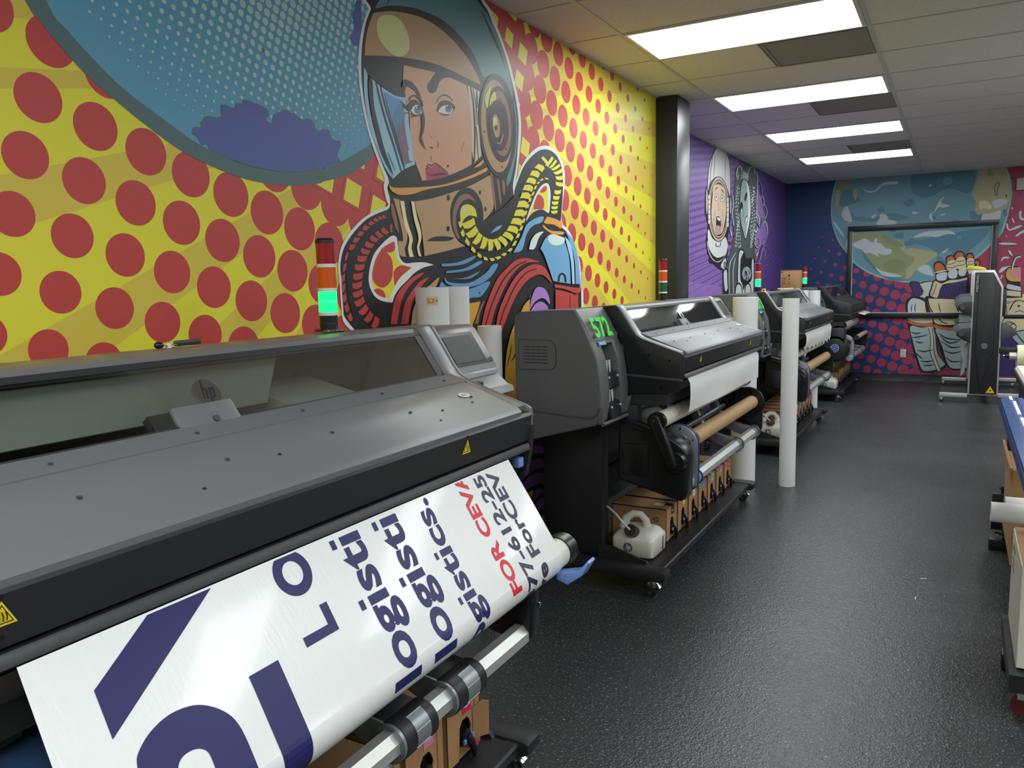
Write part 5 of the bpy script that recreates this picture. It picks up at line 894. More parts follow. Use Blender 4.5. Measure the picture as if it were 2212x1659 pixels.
plain(3.3,3.6,5.10,[(-1.10,1.035),(-1.082,.99),(-1.085,.94),(-1.09,.89),(-1.10,.855)],'torn crumpled blank sheet hanging from the printer behind the white tube',torn=True)
plain(6.58,4.2,5.05,[(-1.10,1.03),(-1.06,1.01),(-1.01,1.0)],'short white sheet end poking out of the farthest black printer')
m=MB(); m.tube([(-1.20+.008*sin(k*1.7),3.32+k*.055,.800+.006*cos(k*2.3)) for k in range(14)],[.066+.004*sin(k*2.9) for k in range(14)],'BFAB',n=24); o=like_pr1(m.build('fabric_roll',None,base,sm=60)); tag(o,'ribbed blue fabric roll tucked under the nearest printer at lower left','fabric')
for off,yy,mt,lb in ((0,0,'BRN','bare brown cardboard core on the take-up reel of the 572 printer'),(3.3,0,'BRN','bare brown cardboard core on the reel behind the white tube'),(6.58,0,'WP','white media roll on the reel of the farthest black printer')):
    m=MB(); y0_=3.82 if off<6 else 3.66; r_=.041 if off<6 else .045; xz=(-1.13,.695) if off<6 else (-1.22,.87); m.pipe((xz[0],y0_,xz[1]),(xz[0],5.135,xz[1]),r_,r_-.006,mt,n=40)
    o=m.build('core_tube',None,(BX,BY,0)); o.location=(BX,BY+off,0); tag(o,lb,'tube')
# ------------------------------------------------------------------ signal towers on the printers
def tower(x,y,z,lit,label):
    root=empty('signal_tower',(x,y,z),label,'signal light','signal towers on the printers'); b=(x,y,z)
    m=MB(); m.cyl((x,y,z),(x,y,z+.006),.043,'KG',n=32,r2=.041); m.cyl((x,y,z+.006),(x,y,z+.046),.0265,'KG',n=32); m.cyl((x,y,z+.02),(x,y,z+.026),.0275,'K',n=32); m.build('mount',root,b)
    zz=z+.046
    for k,(nm,mt) in enumerate((('green_lens','GLO' if lit else 'GRN'),('amber_lens','AMB'),('red_lens','RED'))):
        m=MB(); m.cyl((x,y,zz),(x,y,zz+.010),.0282,'WR',n=36); m.build('ring',root,b)
        m=MB(); zz+=.010
        for j in range(12): m.cyl((x,y,zz+j*.005),(x,y,zz+j*.005+.0042),.0272,mt,n=36); m.cyl((x,y,zz+j*.005+.0042),(x,y,zz+(j+1)*.005),.0262,mt,n=36,caps=False)
        o=m.build(nm,root,b); 
        if lit and k==0:
            m=MB(); m.sph((x,y,zz+.03),.0275,'GLC',sc=(1,1,.75)); m.build('lamp_glow',o,b)
        zz+=.060
    m=MB(); m.cyl((x,y,zz),(x,y,zz+.008),.0282,'K',n=36); m.cyl((x,y,zz+.008),(x,y,zz+.014),.0275,'K',n=36,r2=.022); m.build('cap',root,b); return root
def T_on(px,py,x): p=on(px,py,0,x); return p
p=on(711,707,0,-1.62); tower(p[0],p[1],1.356,True,'lit green signal tower on the nearest printer')
p=on(1432,645,0,-1.70); tower(p[0],p[1],1.352,False,'unlit signal tower on the 572 printer, in front of the black column')
p=on(1637,627,0,-1.70); tower(p[0],p[1],1.352,True,'lit green signal tower on the printer behind the white tube')
p=on(1738,620,0,-1.70); tower(p[0],p[1],1.352,True,'smallest lit green signal tower, on the farthest printer beside the carton')
# ------------------------------------------------------------------ white rolls and tubes
def roll(x,y,z0,z1,r,label,cat='paper roll',ri=None,name='vinyl_roll',group=None,mt='WP'):
    root=empty(name,(x,y,z0),label,cat,group); b=(x,y,z0)
    m=MB(); m.pipe((x,y,z0),(x,y,z1),r,ri or r*.45,mt,n=44); m.build('wound_media',root,b)
    m=MB(); m.pipe((x,y,z0-.0),(x,y,z1-.004),(ri or r*.45)-.0005,(ri or r*.45)-.006,'BRN',n=32); m.build('core',root,b); return root
R1=roll(-1.865,2.66,.0,1.475,.068,'white roll with a handwritten tape label standing behind the nearest printer')
m=MB(); q=[on(u,v,0,-1.80) for u,v in ((929,637),(951,638),(953,649),(928,649))]
c_=Vector((-1.865,2.66,0)); 
def wrap(p,o=.0012): d=Vector((p[0]-c_[0],p[1]-c_[1])); 
m=MB(); vs=[]; 
import_a=[radians(a) for a in (-75,-65,-55,-45,-35)]
for zz in (1.405,1.44):
    for a in import_a: vs.append((-1.865+.0692*cos(a),2.66+.0692*sin(a),zz))
m.add(vs,[[i,i+1,i+6,i+5] for i in range(4)],mat('masking_tape',(222,208,160),.7)); tl=m.build('tape_label',R1,(-1.865,2.66,0),sm=60)
m=MB(); a0=radians(-72); v,f,bb=text_geo('SLX+',.0); 
P_=[]; 
for a,b in v: th=a0+(a-bb[0])/(bb[1]-bb[0])*radians(34); P_.append((-1.865+.0700*cos(th),2.66+.0700*sin(th),1.412+(b-bb[2])/(bb[3]-bb[2])*.020))
m.add(P_,f,'RD'); m.build('handwriting',tl,(-1.865,2.66,0),sm=0)
roll(-1.875,2.845,.0,1.475,.060,'plain white roll standing just right of the tape labelled roll')
roll(-1.88,3.13,.0,1.292,.056,'shorter white roll behind the touch screen end of the nearest printer')
roll(-1.30,5.66,.0,1.352,.086,'thick white roll standing between the 572 printer and the next one',ri=.04)
roll(-1.43,8.80,.0,1.345,.062,'left of two white rolls standing between the third and farthest printers')
roll(-1.315,8.84,.0,1.342,.056,'right of two white rolls standing between the third and farthest printers')
m=MB(); m.pipe((-1.018,5.80,0),(-1.018,5.80,1.338),.0565,.050,'WP',n=44); st=m.build('mailing_tube',base=(-1.018,5.80,0)); tag(st,'tall slim white tube standing alone upright in the aisle','tube')
m=MB(); m.prism([(5.795,.52),(5.81,.515),(5.815,.53),(5.80,.535)],'x',-.9625,-.9610,mat('glue_stain',(214,196,150),.6)); m.build('tape_scrap',st,(-1.018,5.80,0),sm=0)
# ------------------------------------------------------------------ ink cartons, bottles
BOX=[('black','BKL','K','Black'),('yellow','YL','YL','Yellow'),('white','WL','WL','White'),('cyan','CY','CY','Cyan'),('light cyan','LCY','LCY','Light Cyan'),('light magenta','LMG','LMG','Light Magenta'),('magenta','MG','MG','Magenta')]
def carton(loc,kind,label,group,rot=0,open_flap=False,dark=False):
    nm,lm,tg,words=BOX[kind]; x,y,z=0,0,0; w=.172; d=.30; h=.172
    root=empty('ink_carton',loc,label,'carton',group,rz=rot); B=lambda m,n,p=root,sm=35: m.build(n,p,(0,0,0),sm)
    fx=d/2; lean=.022
    # front board with a torn hand hole: built as a frame of boards round the opening
    hy0,hy1,hz0,hz1=-.022,.036,.0,.112
    m=MB()
    m.prism([(-w/2,0),(-w/2,h),(w/2,h),(w/2,0),(hy1,0),(hy1+.004,.03),(hy1-.003,.05),(hy1+.003,.075),(hy1-.006,.098),(hy1-.018,hz1),(hy0+.014,hz1),(hy0,.095),(hy0-.003,.06),(hy0-.005,.03),(hy0-.008,0)],'x',fx-.004,fx,'CB')
    m.box((-fx,-w/2,0),(fx-.004,-w/2+.004,h),'CB'); m.box((-fx,w/2-.004,0),(fx-.004,w/2,h),'CB'); m.box((-fx,-w/2,h-.004),(fx-.002,w/2,h),'CB'); m.box((-fx,-w/2,0),(fx-.004,w/2,.004),'CB'); m.box((-fx,-w/2,0),(-fx+.004,w/2,h),'CB'); car=B(m,'board',sm=0)
    m=MB(); m.box((fx-.05,-w/2+.006,.006),(fx-.03,w/2-.006,h-.006),'CBI'); B(m,'hole_shade',car)  # near-black sheet: the shade inside the torn hole, put in as colour
    m=MB(); m.box((fx-.0015,-w/2-.001,.0),(fx+.0015,-w/2+.0005,h),'CBD'); m.box((fx-.0015,w/2-.0005,0),(fx+.0015,w/2+.001,h),'CBD'); m.box((fx+.0001,w/2-.03,.0),(fx+.0012,w/2-.0285,h),'CBD'); B(m,'seam_edge',car)
    m=MB(); m.box((fx+.0005,-.006,h-.045),(fx+.0016,.040,h+.0005),lm); m.box((fx-.04,-.006,h),(fx+.0016,.040,h+.0012),lm); lb=B(m,'colour_label')
    m=MB(); text_on(m,words,(fx+.0014,.0,h-.030),(0,1,0),(0,0,1),.034 if len(words)>6 else .024,.009,'WL' if nm not in('white','light cyan') else 'K',bold=.02); B(m,'label_text',lb,0)
    m=MB(); m.cyl((fx-.03,.004,.062),(fx+.004,.006,.060),.021,'KG',n=20); m.cyl((fx+.004,.006,.060),(fx+.010,.006,.060),.017,'K',n=18); m.tube([(fx+.006,.006,.060),(fx+.018,.012,.040),(fx+.020,.022,.012),(fx+.016,.030,-.012)],[.013,.012,.010,.005],'KG'); nz_=B(m,'ink_connector')
    m=MB(); m.box((fx+.006,.020,.050),(fx+.018,.028,.064),'BL',bev=.002); m.box((fx+.008,-.020,.046),(fx+.016,-.010,.060),'BL',bev=.002); B(m,'blue_clip',nz_)
    m=MB(); m.box((fx+.012,.016,.020),(fx+.026,.030,.034),tg,bev=.002); B(m,'colour_collar',nz_)
    m=MB(); m.box((fx+.001,hy1+.004,-.002),(fx+.0035,hy1+.040,.014),tg,bev=.0006); B(m,'base_tag')
    m=MB(); hp_logo(m,(fx-.055,-w/2-.0004,.115),(1,0,0),(0,0,1),.016,'CBD','CB',off=.0005)
    m.box((fx-.09,-.03,h),(fx-.04,.02,h+.0008),'WL') if not dark else None; B(m,'print_marks',car,0)
    if open_flap: m=MB(); m.prism([(0,.0),(.05,.002),(.052,.105),(.03,.112),(.0,.095)],'x',0,.003,'CB'); o=B(m,'torn_flap',car); o.location=(fx,.046,.03); o.rotation_euler=(0,0,radians(-38))
    return root
names=['third','second']
GRP='ink cartons on the printer trays'
for k in range(7):
    carton((-1.26-.15,3.905+k*.193,.140),k,BOX[k][0]+' ink carton on the tray under the 572 printer',GRP)
for k,lb in ((6,'open magenta ink carton with torn flap under the nearest printer'),(5,'light magenta ink carton under the nearest printer, beside the magenta one'),(4,'light cyan ink carton half hidden under the nearest printer')):
    p=Vector((-1.26-.15,3.905+k*.193+.02,0)); y_=p[1]-3.3; c1,s1=cos(A1),sin(A1); carton((c1*p[0]-s1*y_+D1,s1*p[0]+c1*y_,.140),k,lb,GRP,rot=A1,open_flap=(k==6))
for k in range(7): carton((-1.26-.15,3.905+k*.193+3.3,.140),k,BOX[k][0]+' ink carton on the tray of the printer behind the white tube',GRP)
for k in range(7): carton((-1.26-.15,3.905+k*.193+6.58,.140),k,BOX[k][0]+' ink carton on the tray of the farthest black printer',GRP,dark=True)
def jug(off,label,logo=True):
    loc=(-1.345,3.65+off,.135); root=empty('waste_bottle',loc,label,'bottle','white bottles at the printer ends'); B=lambda m,n,p=root,sm=50: m.build(n,p,(0,0,0),sm)
    m=MB(); q=bmesh.new(); ring=[]
    for (z,sx,sy,cx_) in ((0,.100,.096,0),(.008,.108,.104,0),(.080,.110,.106,0),(.090,.108,.104,0),(.094,.105,.101,0),(.118,.085,.085,.0),(.128,.062,.065,-.0)):
        ring.append([q.verts.new((cx_+a,b,z)) for a,b in rrect(-sx,-sy,sx,sy,.028,4)])
    for i in range(len(ring)-1):
        n=len(ring[i])
        for k in range(n): q.faces.new([ring[i][k],ring[i][(k+1)%n],ring[i+1][(k+1)%n],ring[i+1][k]])
    q.faces.new(ring[0][::-1]); q.faces.new(ring[-1]); m.bm(q,'WPL'); m.box((.108,.035,.012),(.1115,.045,.082),'GD'); body=B(m,'body')
    m=MB(); m.tube([(.035,.02,.115),(.030,.015,.160),(.005,.010,.188),(-.030,.0,.190),(-.062,-.01,.168),(-.075,-.02,.118)],[.022,.019,.017,.018,.022,.027],'WPL',n=14); B(m,'handle',body)
    m=MB(); m.cyl((.002,-.075,.118),(-.004,-.118,.142),.030,'K',n=20); m.cyl((-.004,-.118,.142),(-.004,-.122,.144),.024,'KG',n=20)
    for k in range(10): a=2*pi*k/10
    cap=B(m,'cap')
    m=MB(); m.tube([(-.004,-.120,.144),(-.03,-.135,.175),(-.07,-.13,.215),(-.12,-.10,.235),(-.17,-.07,.24)],.006,'TR'); B(m,'drain_hose',cap)
    if logo: m=MB(); hp_logo(m,(-.02,-.1042,.048),(1,0,0),(0,0,1),.024,'HT','WPL',off=.0025); hp_logo(m,(.1085,.0,.048),(0,1,0),(0,0,1),.0001,'HT','WPL'); B(m,'logo',body,0)
    return root
jug(0,'white waste bottle with drain hose under the 572 printer'); jug(3.3,'white waste bottle left of the standing white tube'); jug(6.58,'white waste bottle at the near end of the farthest black printer')
# ------------------------------------------------------------------ things on the printer tops
p=on(390,745,2,1.362); ang=radians(97)
root=empty('box_cutter',(p[0],p[1],1.358),'black box cutter lying on top of the nearest printer','knife',rz=ang); B=lambda m,n: m.build(n,root,(0,0,0))
m=MB(); m.prism([(-.012,-.009),(.055,-.008),(.062,0),(.055,.008),(-.012,.009),(-.02,0)],'z',.002,.014,'K',bev=.003); B(m,'handle')
m=MB(); m.prism([(-.055,-.002),(-.012,-.006),(-.012,.006),(-.055,.003)],'z',.005,.007,'CH'); B(m,'blade')
m=MB(); m.cyl((-.035,.0,0),(-.035,0,.010),.006,'WR',n=14); m.sph((-.062,.0,.008),.010,'KG',sc=(1.1,1,.8)); B(m,'knob')
# carton and odds on the third printer
x0_,x1_=-1.665,-1.475; yb_=8.84; root=empty('shipping_carton',((x0_+x1_)/2,yb_+.08,1.362),'small brown shipping carton standing on the printer beside the farthest signal tower','carton'); b_=((x0_+x1_)/2,yb_+.08,1.362)
root.location=b_
m=MB(); m.box((x0_,yb_,1.362),(x1_,yb_+.17,1.558),'CB',bev=.002); cb=m.build('box',root,b_)
m=MB(); m.box((x0_,yb_-.001,1.555),(x1_,yb_+.17,1.561),'CBD'); m.box((x0_+.02,yb_+.08,1.5605),(x1_-.0,yb_+.10,1.562),'CRM'); m.build('lid_seam',cb,b_)
m=MB(); y_=yb_-.001
for dx_ in (.025,.045): m.add([(x0_+dx_-.002,y_,1.42),(x0_+dx_+.002,y_,1.42),(x0_+dx_+.002,y_,1.475),(x0_+dx_-.002,y_,1.475)],[[0,1,2,3]],'CBI'); m.add([(x0_+dx_-.007,y_,1.474),(x0_+dx_+.007,y_,1.474),(x0_+dx_,y_,1.487)],[[0,1,2]],'CBI')
m.add([(x0_+.015,y_,1.415),(x0_+.055,y_,1.415),(x0_+.055,y_,1.42),(x0_+.015,y_,1.42)],[[0,1,2,3]],'CBI')
m.add([(x0_+.078,y_,1.493),(x0_+.098,y_,1.493),(x0_+.093,y_,1.515),(x0_+.083,y_,1.515)],[[0,1,2,3]],'CBI'); m.add([(x0_+.08,y_,1.455),(x0_+.085,y_,1.455),(x0_+.097,y_,1.472),(x0_+.09,y_,1.476)],[[0,1,2,3]],'CBI')
for k in range(3): m.add([(x0_+.075,y_,1.41+k*.01),(x0_+.10,y_,1.41+k*.01),(x0_+.10,y_,1.414+k*.01),(x0_+.075,y_,1.414+k*.01)],[[0,1,2,3]],'CBD')
m.add([(x0_+.012+a*.010,y_,1.538+b*.007) for a,b in ((-1,-1),(1,-1),(1,1),(-1,1))],[[0,1,2,3]],'CBI'); m.add([(x0_+.012+a*.005,y_-.0004,1.538+b*.003) for a,b in ((-1,-1),(1,-1),(1,1),(-1,1))],[[0,1,2,3]],'CB')
m.build('printed_symbols',cb,b_,sm=0)
m=MB(); m.box((-1.62,8.45,1.362),(-1.47,8.49,1.377),mat('pale_wood',(226,214,160),.6,var=.1,scale=20),bev=.002); o=m.build('wood_strip',base=(-1.55,8.47,1.362)); tag(o,'pale wooden strip lying on the printer top in front of the carton','strip')
m=MB(); m.pipe((-1.52,7.30,1.372),(-1.52,7.33,1.372),.018,.010,'YL',n=18); o=m.build('tape_roll',base=(-1.52,7.3,1.36)); tag(o,'tiny yellow tape roll on the printer behind the white tube','tape')
m=MB(); m.box((-1.53,7.62,1.36),(-1.46,7.74,1.376),'KG',bev=.003); o=m.build('marker_case',base=(-1.5,7.68,1.36)); tag(o,'small black case on the printer top left of the carton','case')
# ------------------------------------------------------------------ laminator near the far wall
LY=10.42; base=(.28,11.2,0)
root=empty('roll_laminator',base,'tall black and silver roll laminator standing near the far wall','laminator'); B=lambda m,n,p=root,sm=35: m.build(n,p,base,sm)
def lam_panel(y,nm,front):
    out=[(.140,.10),(.138,1.508),(.150,1.522),(.345,1.518),(.437,1.33),(.440,.11),(.430,.098)]
    m=MB(); m.prism(out,'y',y,y+.06,'ALW',bev=.003); pn=B(m,nm)
    yy=y-.001 if front else y+.061; s_=-1 if front else 1
    inn=[(.158,.115),(.156,1.495),(.335,1.492),(.418,1.32),(.424,.115)]
    m=MB(); m.prism(inn,'y',min(yy,yy+s_*.012),max(yy,yy+s_*.012),'K',bev=.003)
    if front:
        m.prism([(.20,1.46),(.36,1.40),(.375,.60),(.33,.50),(.26,.14),(.21,.50),(.19,.60)],'y',yy-.024,yy-.010,'K',bev=.008)
        m.cyl((.283,yy-.02,.665),(.283,yy-.028,.665),.062,'KM',n=32); m.cyl((.283,yy-.028,.665),(.283,yy-.05,.665),.034,'G',n=24,r2=.03)
    sh=B(m,'side_cover',pn)
    if front:
        m=MB(); text_on(m,'MISTRAL',(.196,yy-.030,1.28),(0,0,1),(-1,0,0),.190,.024,'SV',bold=.03); B(m,'brand_lettering',sh,0)
        m=MB(); d=Vector((.083,0,-.172)).normalized(); text_on(m,'1650-65',(.335,yy-.030,1.475),d,(-d[2],0,d[0]),.11,.018,'SV',bold=.02); B(m,'model_lettering',sh,0)
        m=MB(); cx_,cz_=.362,.165
        for r_,o_,mt in ((.046,.0145,'YW'),(.038,.0150,'K'),(.034,.0155,'YW')): m.add([(cx_-r_,yy-o_,cz_-r_*.75),(cx_+r_,yy-o_,cz_-r_*.75),(cx_,yy-o_,cz_+r_*.98)],[[0,1,2]],mt)
        m.add([(cx_-.012,yy-.0160,cz_-.014),(cx_+.012,yy-.0160,cz_-.014),(cx_+.008,yy-.0160,cz_+.002),(cx_-.006,yy-.0160,cz_+.006)],[[0,1,2,3]],'K'); B(m,'warning_triangle',sh,0)
    return pn
lam_panel(LY,'side_panel',True); lam_panel(12.02,'side_panel',False)
for y in (LY,12.02):
    m=MB(); m.box((-.145,y,.068),(.140,y+.06,.112),'ALW',bev=.003); m.box((.437,y,.085),(.70,y+.06,.128),'ALW',bev=.003); ft=B(m,'foot')
    for cx_ in (-.12,.66):
        m=MB(); m.cyl((cx_,y+.03,.068),(cx_,y+.03,.058),.018,'CH',n=14); m.prism([(cx_-.03,.058),(cx_+.018,.058),(cx_+.01,.028),(cx_-.006,.022)],'y',y+.008,y+.052,'CH',bev=.002); cs=B(m,'caster',ft)
        m=MB(); m.cyl((cx_+.002,y+.016,.026),(cx_+.002,y+.044,.026),.026,'RUB',n=24); B(m,'wheel',cs)
for z,r_,x in ((.97,.055,.22),(.84,.05,.22),(1.15,.045,.25),(.70,.035,.24),(.45,.03,.22)):
    m=MB(); m.cyl((x,LY+.06,z),(x,12.02,z),r_,'RUB' if z>.8 else 'AL',n=28); B(m,'roller')
m=MB(); m.box((.30,LY+.06,.12),(.38,12.02,.24),'G',bev=.004); B(m,'cross_beam')
for (za,zb,nm) in ((1.23,1.05,0),(.93,.74,1)):
    for y in (LY+.02,12.0):
        m=MB(); m.prism([(.140,za-.0),(.03,za-.01),(-.035,za-.05),(-.03,za-.09),(.02,za-.13),(.14,zb-.02)],'y',y-.02,y+.05,'G',bev=.003); ar=B(m,'side_arm')
        m=MB(); m.prism([(.14,za-.06),(.06,za-.07),(.0,za-.11),(.0,za-.15),(.07,za-.20),(.14,za-.23)],'y',y-.045,y-.015,'K',bev=.003); m.cyl((.05,y-.045,za-.13),(.05,y-.055,za-.13),.025,'GD',n=20); B(m,'arm_knob',ar)
m=MB(); m.prism([(.44,.93),(.50,.92),(.585,.84),(.59,.80),(.52,.76),(.44,.74)],'y',LY-.02,LY+.05,'GD',bev=.004); B(m,'rear_arm')
m=MB(); m.box((.02,LY+.08,.93),(.14,12.0,.95),'ZN'); m.prism([(.06,.30),(.10,.34),(.13,.62),(.12,.70),(.05,.62),(.08,.48)],'y',LY+.1,11.98,mat('clear_film_web',(150,154,152),.25)); B(m,'film_web')
m=MB(); m.box((.455,LY-.02,.975),(1.3,LY+.03,1.02),'KG',bev=.006); m.box((.44,LY,1.0),(.47,LY+.04,1.30),'K',bev=.004); B(m,'feed_table')
m=MB(); m.prism([(.03,1.526),(.10,1.562),(.19,1.566),(.25,1.545),(.27,1.524),(.15,1.530),(.10,1.522)],'y',LY+.05,LY+.30,'YC',bev=.006,seg=2); o=m.build('yellow_cloth',base=(.15,LY+.1,1.52)); tag(o,'crumpled yellow cloth on top of the laminator','cloth')
for v in o.data.vertices: v.co[2]+=.006*sin(v.co[0]*90)+.004*sin(v.co[1]*70)
m=MB(); pts=[(-.62,12.28,.012),(-.50,12.24,.010),(-.40,12.22,.012),(-.30,12.20,.05),(-.22,12.18,.14),(-.16,12.14,.19),(-.08,12.10,.20),(0,12.08,.16),(.08,12.05,.12)]
m.tube(pts,.007,'GD'); o=m.build('power_cable',base=(-.3,12.2,0)); tag(o,'grey power cable looping from the floor by the far wall','cable')
# ------------------------------------------------------------------ film roll on its bar, right edge
base=(.85,8.6,.8); root=empty('film_roll_stand',base,'cream film roll on a black bar at the right edge before the laminator','roll'); B=lambda m,n,p=root,sm=35: m.build(n,p,base,sm)
q=on(2196,772,1,8.6); 
m=MB(); m.cyl((q[0],8.6,q[2]),(q[0]+.9,8.6,q[2]),.115,'CRM',n=44); m.cyl((q[0]+.9,8.6,q[2]),(q[0]+.902,8.6,q[2]),.10,'WP',n=44); B(m,'film_roll')
m=MB(); q2=on(2158,757,1,8.6); m.box((q2[0],8.57,q2[2]-.028),(q[0]+.02,8.63,q2[2]+.028),'K',bev=.006); m.box((q[0]+.9,8.5,0),(q[0]+1.0,8.7,1.2),'KM',bev=.004); m.box((q[0]+.4,8.4,0),(q[0]+1.1,8.8,.05),'KM'); B(m,'support_bar')
m=MB(); q3=on(2180,769,1,8.55); m.cyl((q3[0]-.035,8.55,q3[2]),(q3[0],8.55,q3[2]),.010,'K',n=16,r2=.028); m.sph((q3[0]-.042,8.55,q3[2]),.012,'CH'); m.cyl((q3[0],8.55,q3[2]),(q[0],8.55,q3[2]),.034,'ALW',n=24); B(m,'core_chuck')
# ------------------------------------------------------------------ workbench with trimmer, boards
base=(.85,6.2,0); root=empty('workbench',base,'black workbench with cream boards at the right edge of the aisle','bench'); B=lambda m,n,p=root,sm=35: m.build(n,p,base,sm)
zt=.80; c1=on(2190,790,2,zt+.03); c2=on(2212,905,2,zt-.05)
xb=.38; 
m=MB(); m.box((xb,4.9,.74),(1.9,6.9,.78),'WD',bev=.004); B(m,'bench_top')
m=MB(); m.box((xb+.04,5.0,.06),(1.86,6.85,.74),'WD'); B(m,'cabinet')
for cx_,cy_ in ((xb+.1,5.1),(xb+.1,6.75),(1.7,5.1),(1.7,6.75)): m=MB(); m.cyl((cx_,cy_,0),(cx_,cy_,.06),.03,'K',n=16); B(m,'bench_foot')
m=MB(); 
for k in range(4): m.box((xb+.01+k*.004,5.6-.01*k,.78+k*.006),(1.6,6.88,.785+k*.006),'WB' if k%2 else 'CRM')
o=m.build('board_stack',base=(1,6.2,.78),sm=0); tag(o,'stack of thin cream boards on the black workbench','board')
m=MB(); m.prism([(xb+.10,.805),(xb+.07,.90),(xb+.10,.93),(xb+.2,.94),(1.2,.94),(1.2,.805)],'y',5.75,6.1,'WP',bev=.01); o=m.build('white_media',base=(.9,5.9,.805)); tag(o,'loose white media sheet rolled over the boards on the bench','paper')
# blue trimmer bar on black end blocks
zt=.80; P0=on(2160,856,2,zt); x_=P0[0]+.034; ya,yb=2.0,P0[1]; base=(x_,(ya+yb)/2,0)
root=empty('cutter_bar',base,'long blue aluminium trimming bar running along the right edge','cutter'); B=lambda m,n,p=root,sm=25: m.build(n,p,base,sm)
m=MB(); m.prism([(x_-.035,zt-.07),(x_-.030,zt-.01),(x_,zt),(x_+.010,zt+.006),(x_+.02,zt-.004),(x_+.04,zt-.012),(x_+.05,zt-.002),(x_+.075,zt-.004),(x_+.09,zt-.03),(x_+.02,zt-.075)],'y',ya,yb,'BLU',bev=.002); B(m,'rail')
m=MB(); m.prism([(x_-.024,zt-.10),(x_-.034,zt-.03),(x_-.030,zt-.03),(x_-.016,zt-.10)],'y',ya,yb-.05,'BLD',bev=.001); B(m,'skirt')
m=MB(); m.box((x_+.018,yb-.62,zt-.006),(x_+.032,yb-.16,zt-.001),'WL'); B(m,'graduated_strip'); m=MB(); m.box((x_+.006,yb-.16,zt+.002),(x_+.02,yb-.02,zt+.006),'WL'); B(m,'end_label'); m=MB(); m.box((x_+.02,yb-1.0,zt-.006),(x_+.034,yb-.72,zt-.001),'WL'); B(m,'maker_label')
for y in (3.35,yb-.3): m=MB(); m.box((x_+.0,y,.06),(x_+.08,y+.08,zt-.06),'KM',bev=.003); m.box((x_-.06,y,0),(x_+.5,y+.08,.06),'KM',bev=.004); B(m,'post')
# kraft paper box under the bar
q0=on(2181,1012,1,4.3); base=(q0[0]+.25,4.45,0); root=empty('kraft_carton',base,'open brown carton behind the white tubes on the low cart','carton'); B=lambda m,n,p=root,sm=0: m.build(n,p,base,sm)
x_=q0[0]+.01; 
m=MB(); m.box((x_,4.1,.17),(x_+.5,4.8,.56),'CB'); B(m,'box'); m=MB(); m.prism([(x_-.012,.50),(x_-.010,.60),(x_+.02,.64),(x_+.5,.64),(x_+.5,.52),(x_+.05,.47)],'y',4.085,4.098,'CB'); m.box((x_-.012,4.09,.50),(x_,4.8,.62),'CB',rot=((x_,4.4,.56),'Y',-.15)); B(m,'flap'); m=MB(); m.box((x_+.06,4.085,.18),(x_+.068,4.0995,.50),'CBD'); B(m,'seam')
# low cart with red wheels
base=(.75,4.2,0); root=empty('platform_cart',base,'low black cart on maroon wheels at the right edge','cart'); B=lambda m,n,p=root,sm=35: m.build(n,p,base,sm)
m=MB(); m.box((.295,3.50,.105),(1.2,5.02,.165),'KM',bev=.004); B(m,'deck'); 
for cx_,cy_ in ((.335,3.62),(.325,4.82),(1.1,3.62),(1.1,4.82)):
    m=MB(); m.box((cx_-.035,cy_-.03,.098),(cx_+.035,cy_+.03,.105),'CH'); m.prism([(cx_-.10,.108),(cx_-.085,.108),(cx_-.02,.088),(cx_+.03,.094),(cx_+.02,.04),(cx_-.01,.035),(cx_-.035,.080)],'y',cy_-.022,cy_+.022,'CH',bev=.003); cs=B(m,'caster')
    m=MB(); m.cyl((cx_,cy_-.016,.040),(cx_,cy_+.016,.040),.040,'RW',n=32); m.cyl((cx_,cy_-.019,.040),(cx_,cy_+.019,.040),.026,'WR',n=24); m.cyl((cx_,cy_-.026,.040),(cx_,cy_+.026,.040),.009,'CH',n=12); B(m,'wheel',cs)
for x_,y,h in ((.26,4.90,.36),): m=MB(); m.box((x_-.05,y,.10),(x_+.06,y+.05,.30),'KM',bev=.004); m.cyl((x_,y+.025,.30),(x_,y+.025,.34),.012,'K',n=10); m.cyl((x_,y+.025,.325),(x_,y+.025,.332),.022,'K',n=6); B(m,'end_stop')
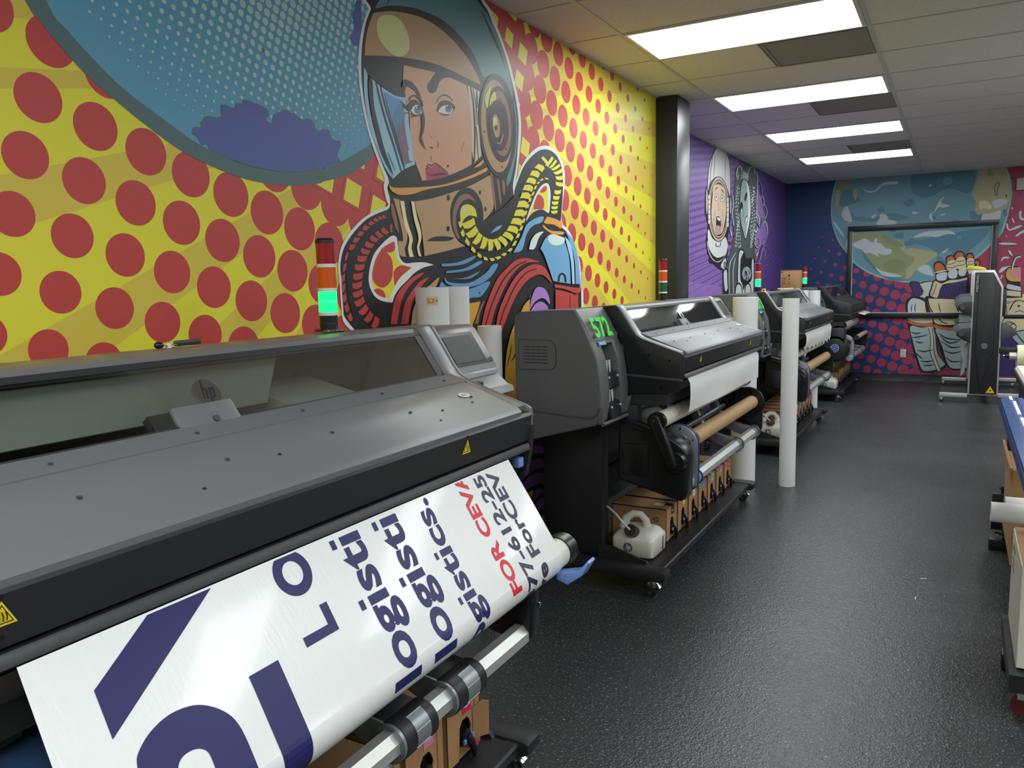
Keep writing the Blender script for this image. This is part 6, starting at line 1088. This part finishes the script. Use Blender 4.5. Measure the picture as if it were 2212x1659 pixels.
for (u,v,z,yy,lb,r_) in ((2140,1105,.34,3.62,'front white tube lying across the low cart','f'),(2170,1093,.36,3.80,'rear white tube lying across the low cart behind the other','b')):
    p=on(u,v,1,yy); m=MB(); m.pipe((p[0],yy,p[2]),(1.3,yy+.02,p[2]),.040,.034,'WP',n=36); o=m.build('mailing_tube',base=(p[0],yy,p[2])); tag(o,lb,'tube','white tubes lying on the cart')
q=on(2197,1175,1,3.25); q2_=on(2205,1345,1,3.25); base=(q[0]+.3,3.4,0); root=empty('printed_carton',base,'white printed carton with dark lettering at the lower right edge','carton'); B=lambda m,n,p=root,sm=0: m.build(n,p,base,sm)
m=MB(); m.box((q[0],3.0,.17),(q[0]+.6,3.46,q[2]),'WB',bev=.004); B(m,'box'); m=MB(); m.box((q[0]+.004,3.0,q[2]),(q[0]+.6,3.46,q[2]+.004),'CB'); B(m,'rim')
m=MB()
for k,(z,h) in enumerate(((q[2]-.06,.02),(q[2]-.10,.012),(q[2]-.13,.012))): text_on(m,('THIS SIDE','FRAGILE','UP')[k] if False else '||||',(q[0]-.0006,3.40,z),(0,-1,0),(0,0,1),.10,h,'HT',off=.0006)
B(m,'print_marks')
m=MB(); m.box((q[0]-.02,2.95,.105),(q[0]+.62,3.49,.165),'KM'); m_=B(m,'base_board')
for cx_,cy_ in ((q[0]+.03,3.02),(q[0]+.03,3.42),(q[0]+.5,3.02),(q[0]+.5,3.42)): m=MB(); m.cyl((cx_,cy_-.014,.04),(cx_,cy_+.014,.04),.04,'RW',n=24); m.box((cx_-.02,cy_-.02,.06),(cx_+.02,cy_+.02,.105),'CH'); B(m,'wheel')
# paper scraps on the floor
for k,(u,v) in enumerate(((1995,1250),(1978,1292),(1418,1262))):
    p=on(u,v,2,.002); m=MB(); m.prism([(-.018,-.003),(.016,.0),(.018,.004),(-.012,.003)],'z',.001,.0022,'WP'); o=m.build('paper_scrap',sm=0); o.location=(p[0],p[1],0); o.rotation_euler=(0,0,.5+k); tag(o,('white paper scrap on the open floor of the aisle, farther from camera','white paper scrap on the open floor of the aisle, nearer the camera','white paper scrap on the floor next to the caster of the 572 printer')[k],'scrap','paper scraps on the floor')
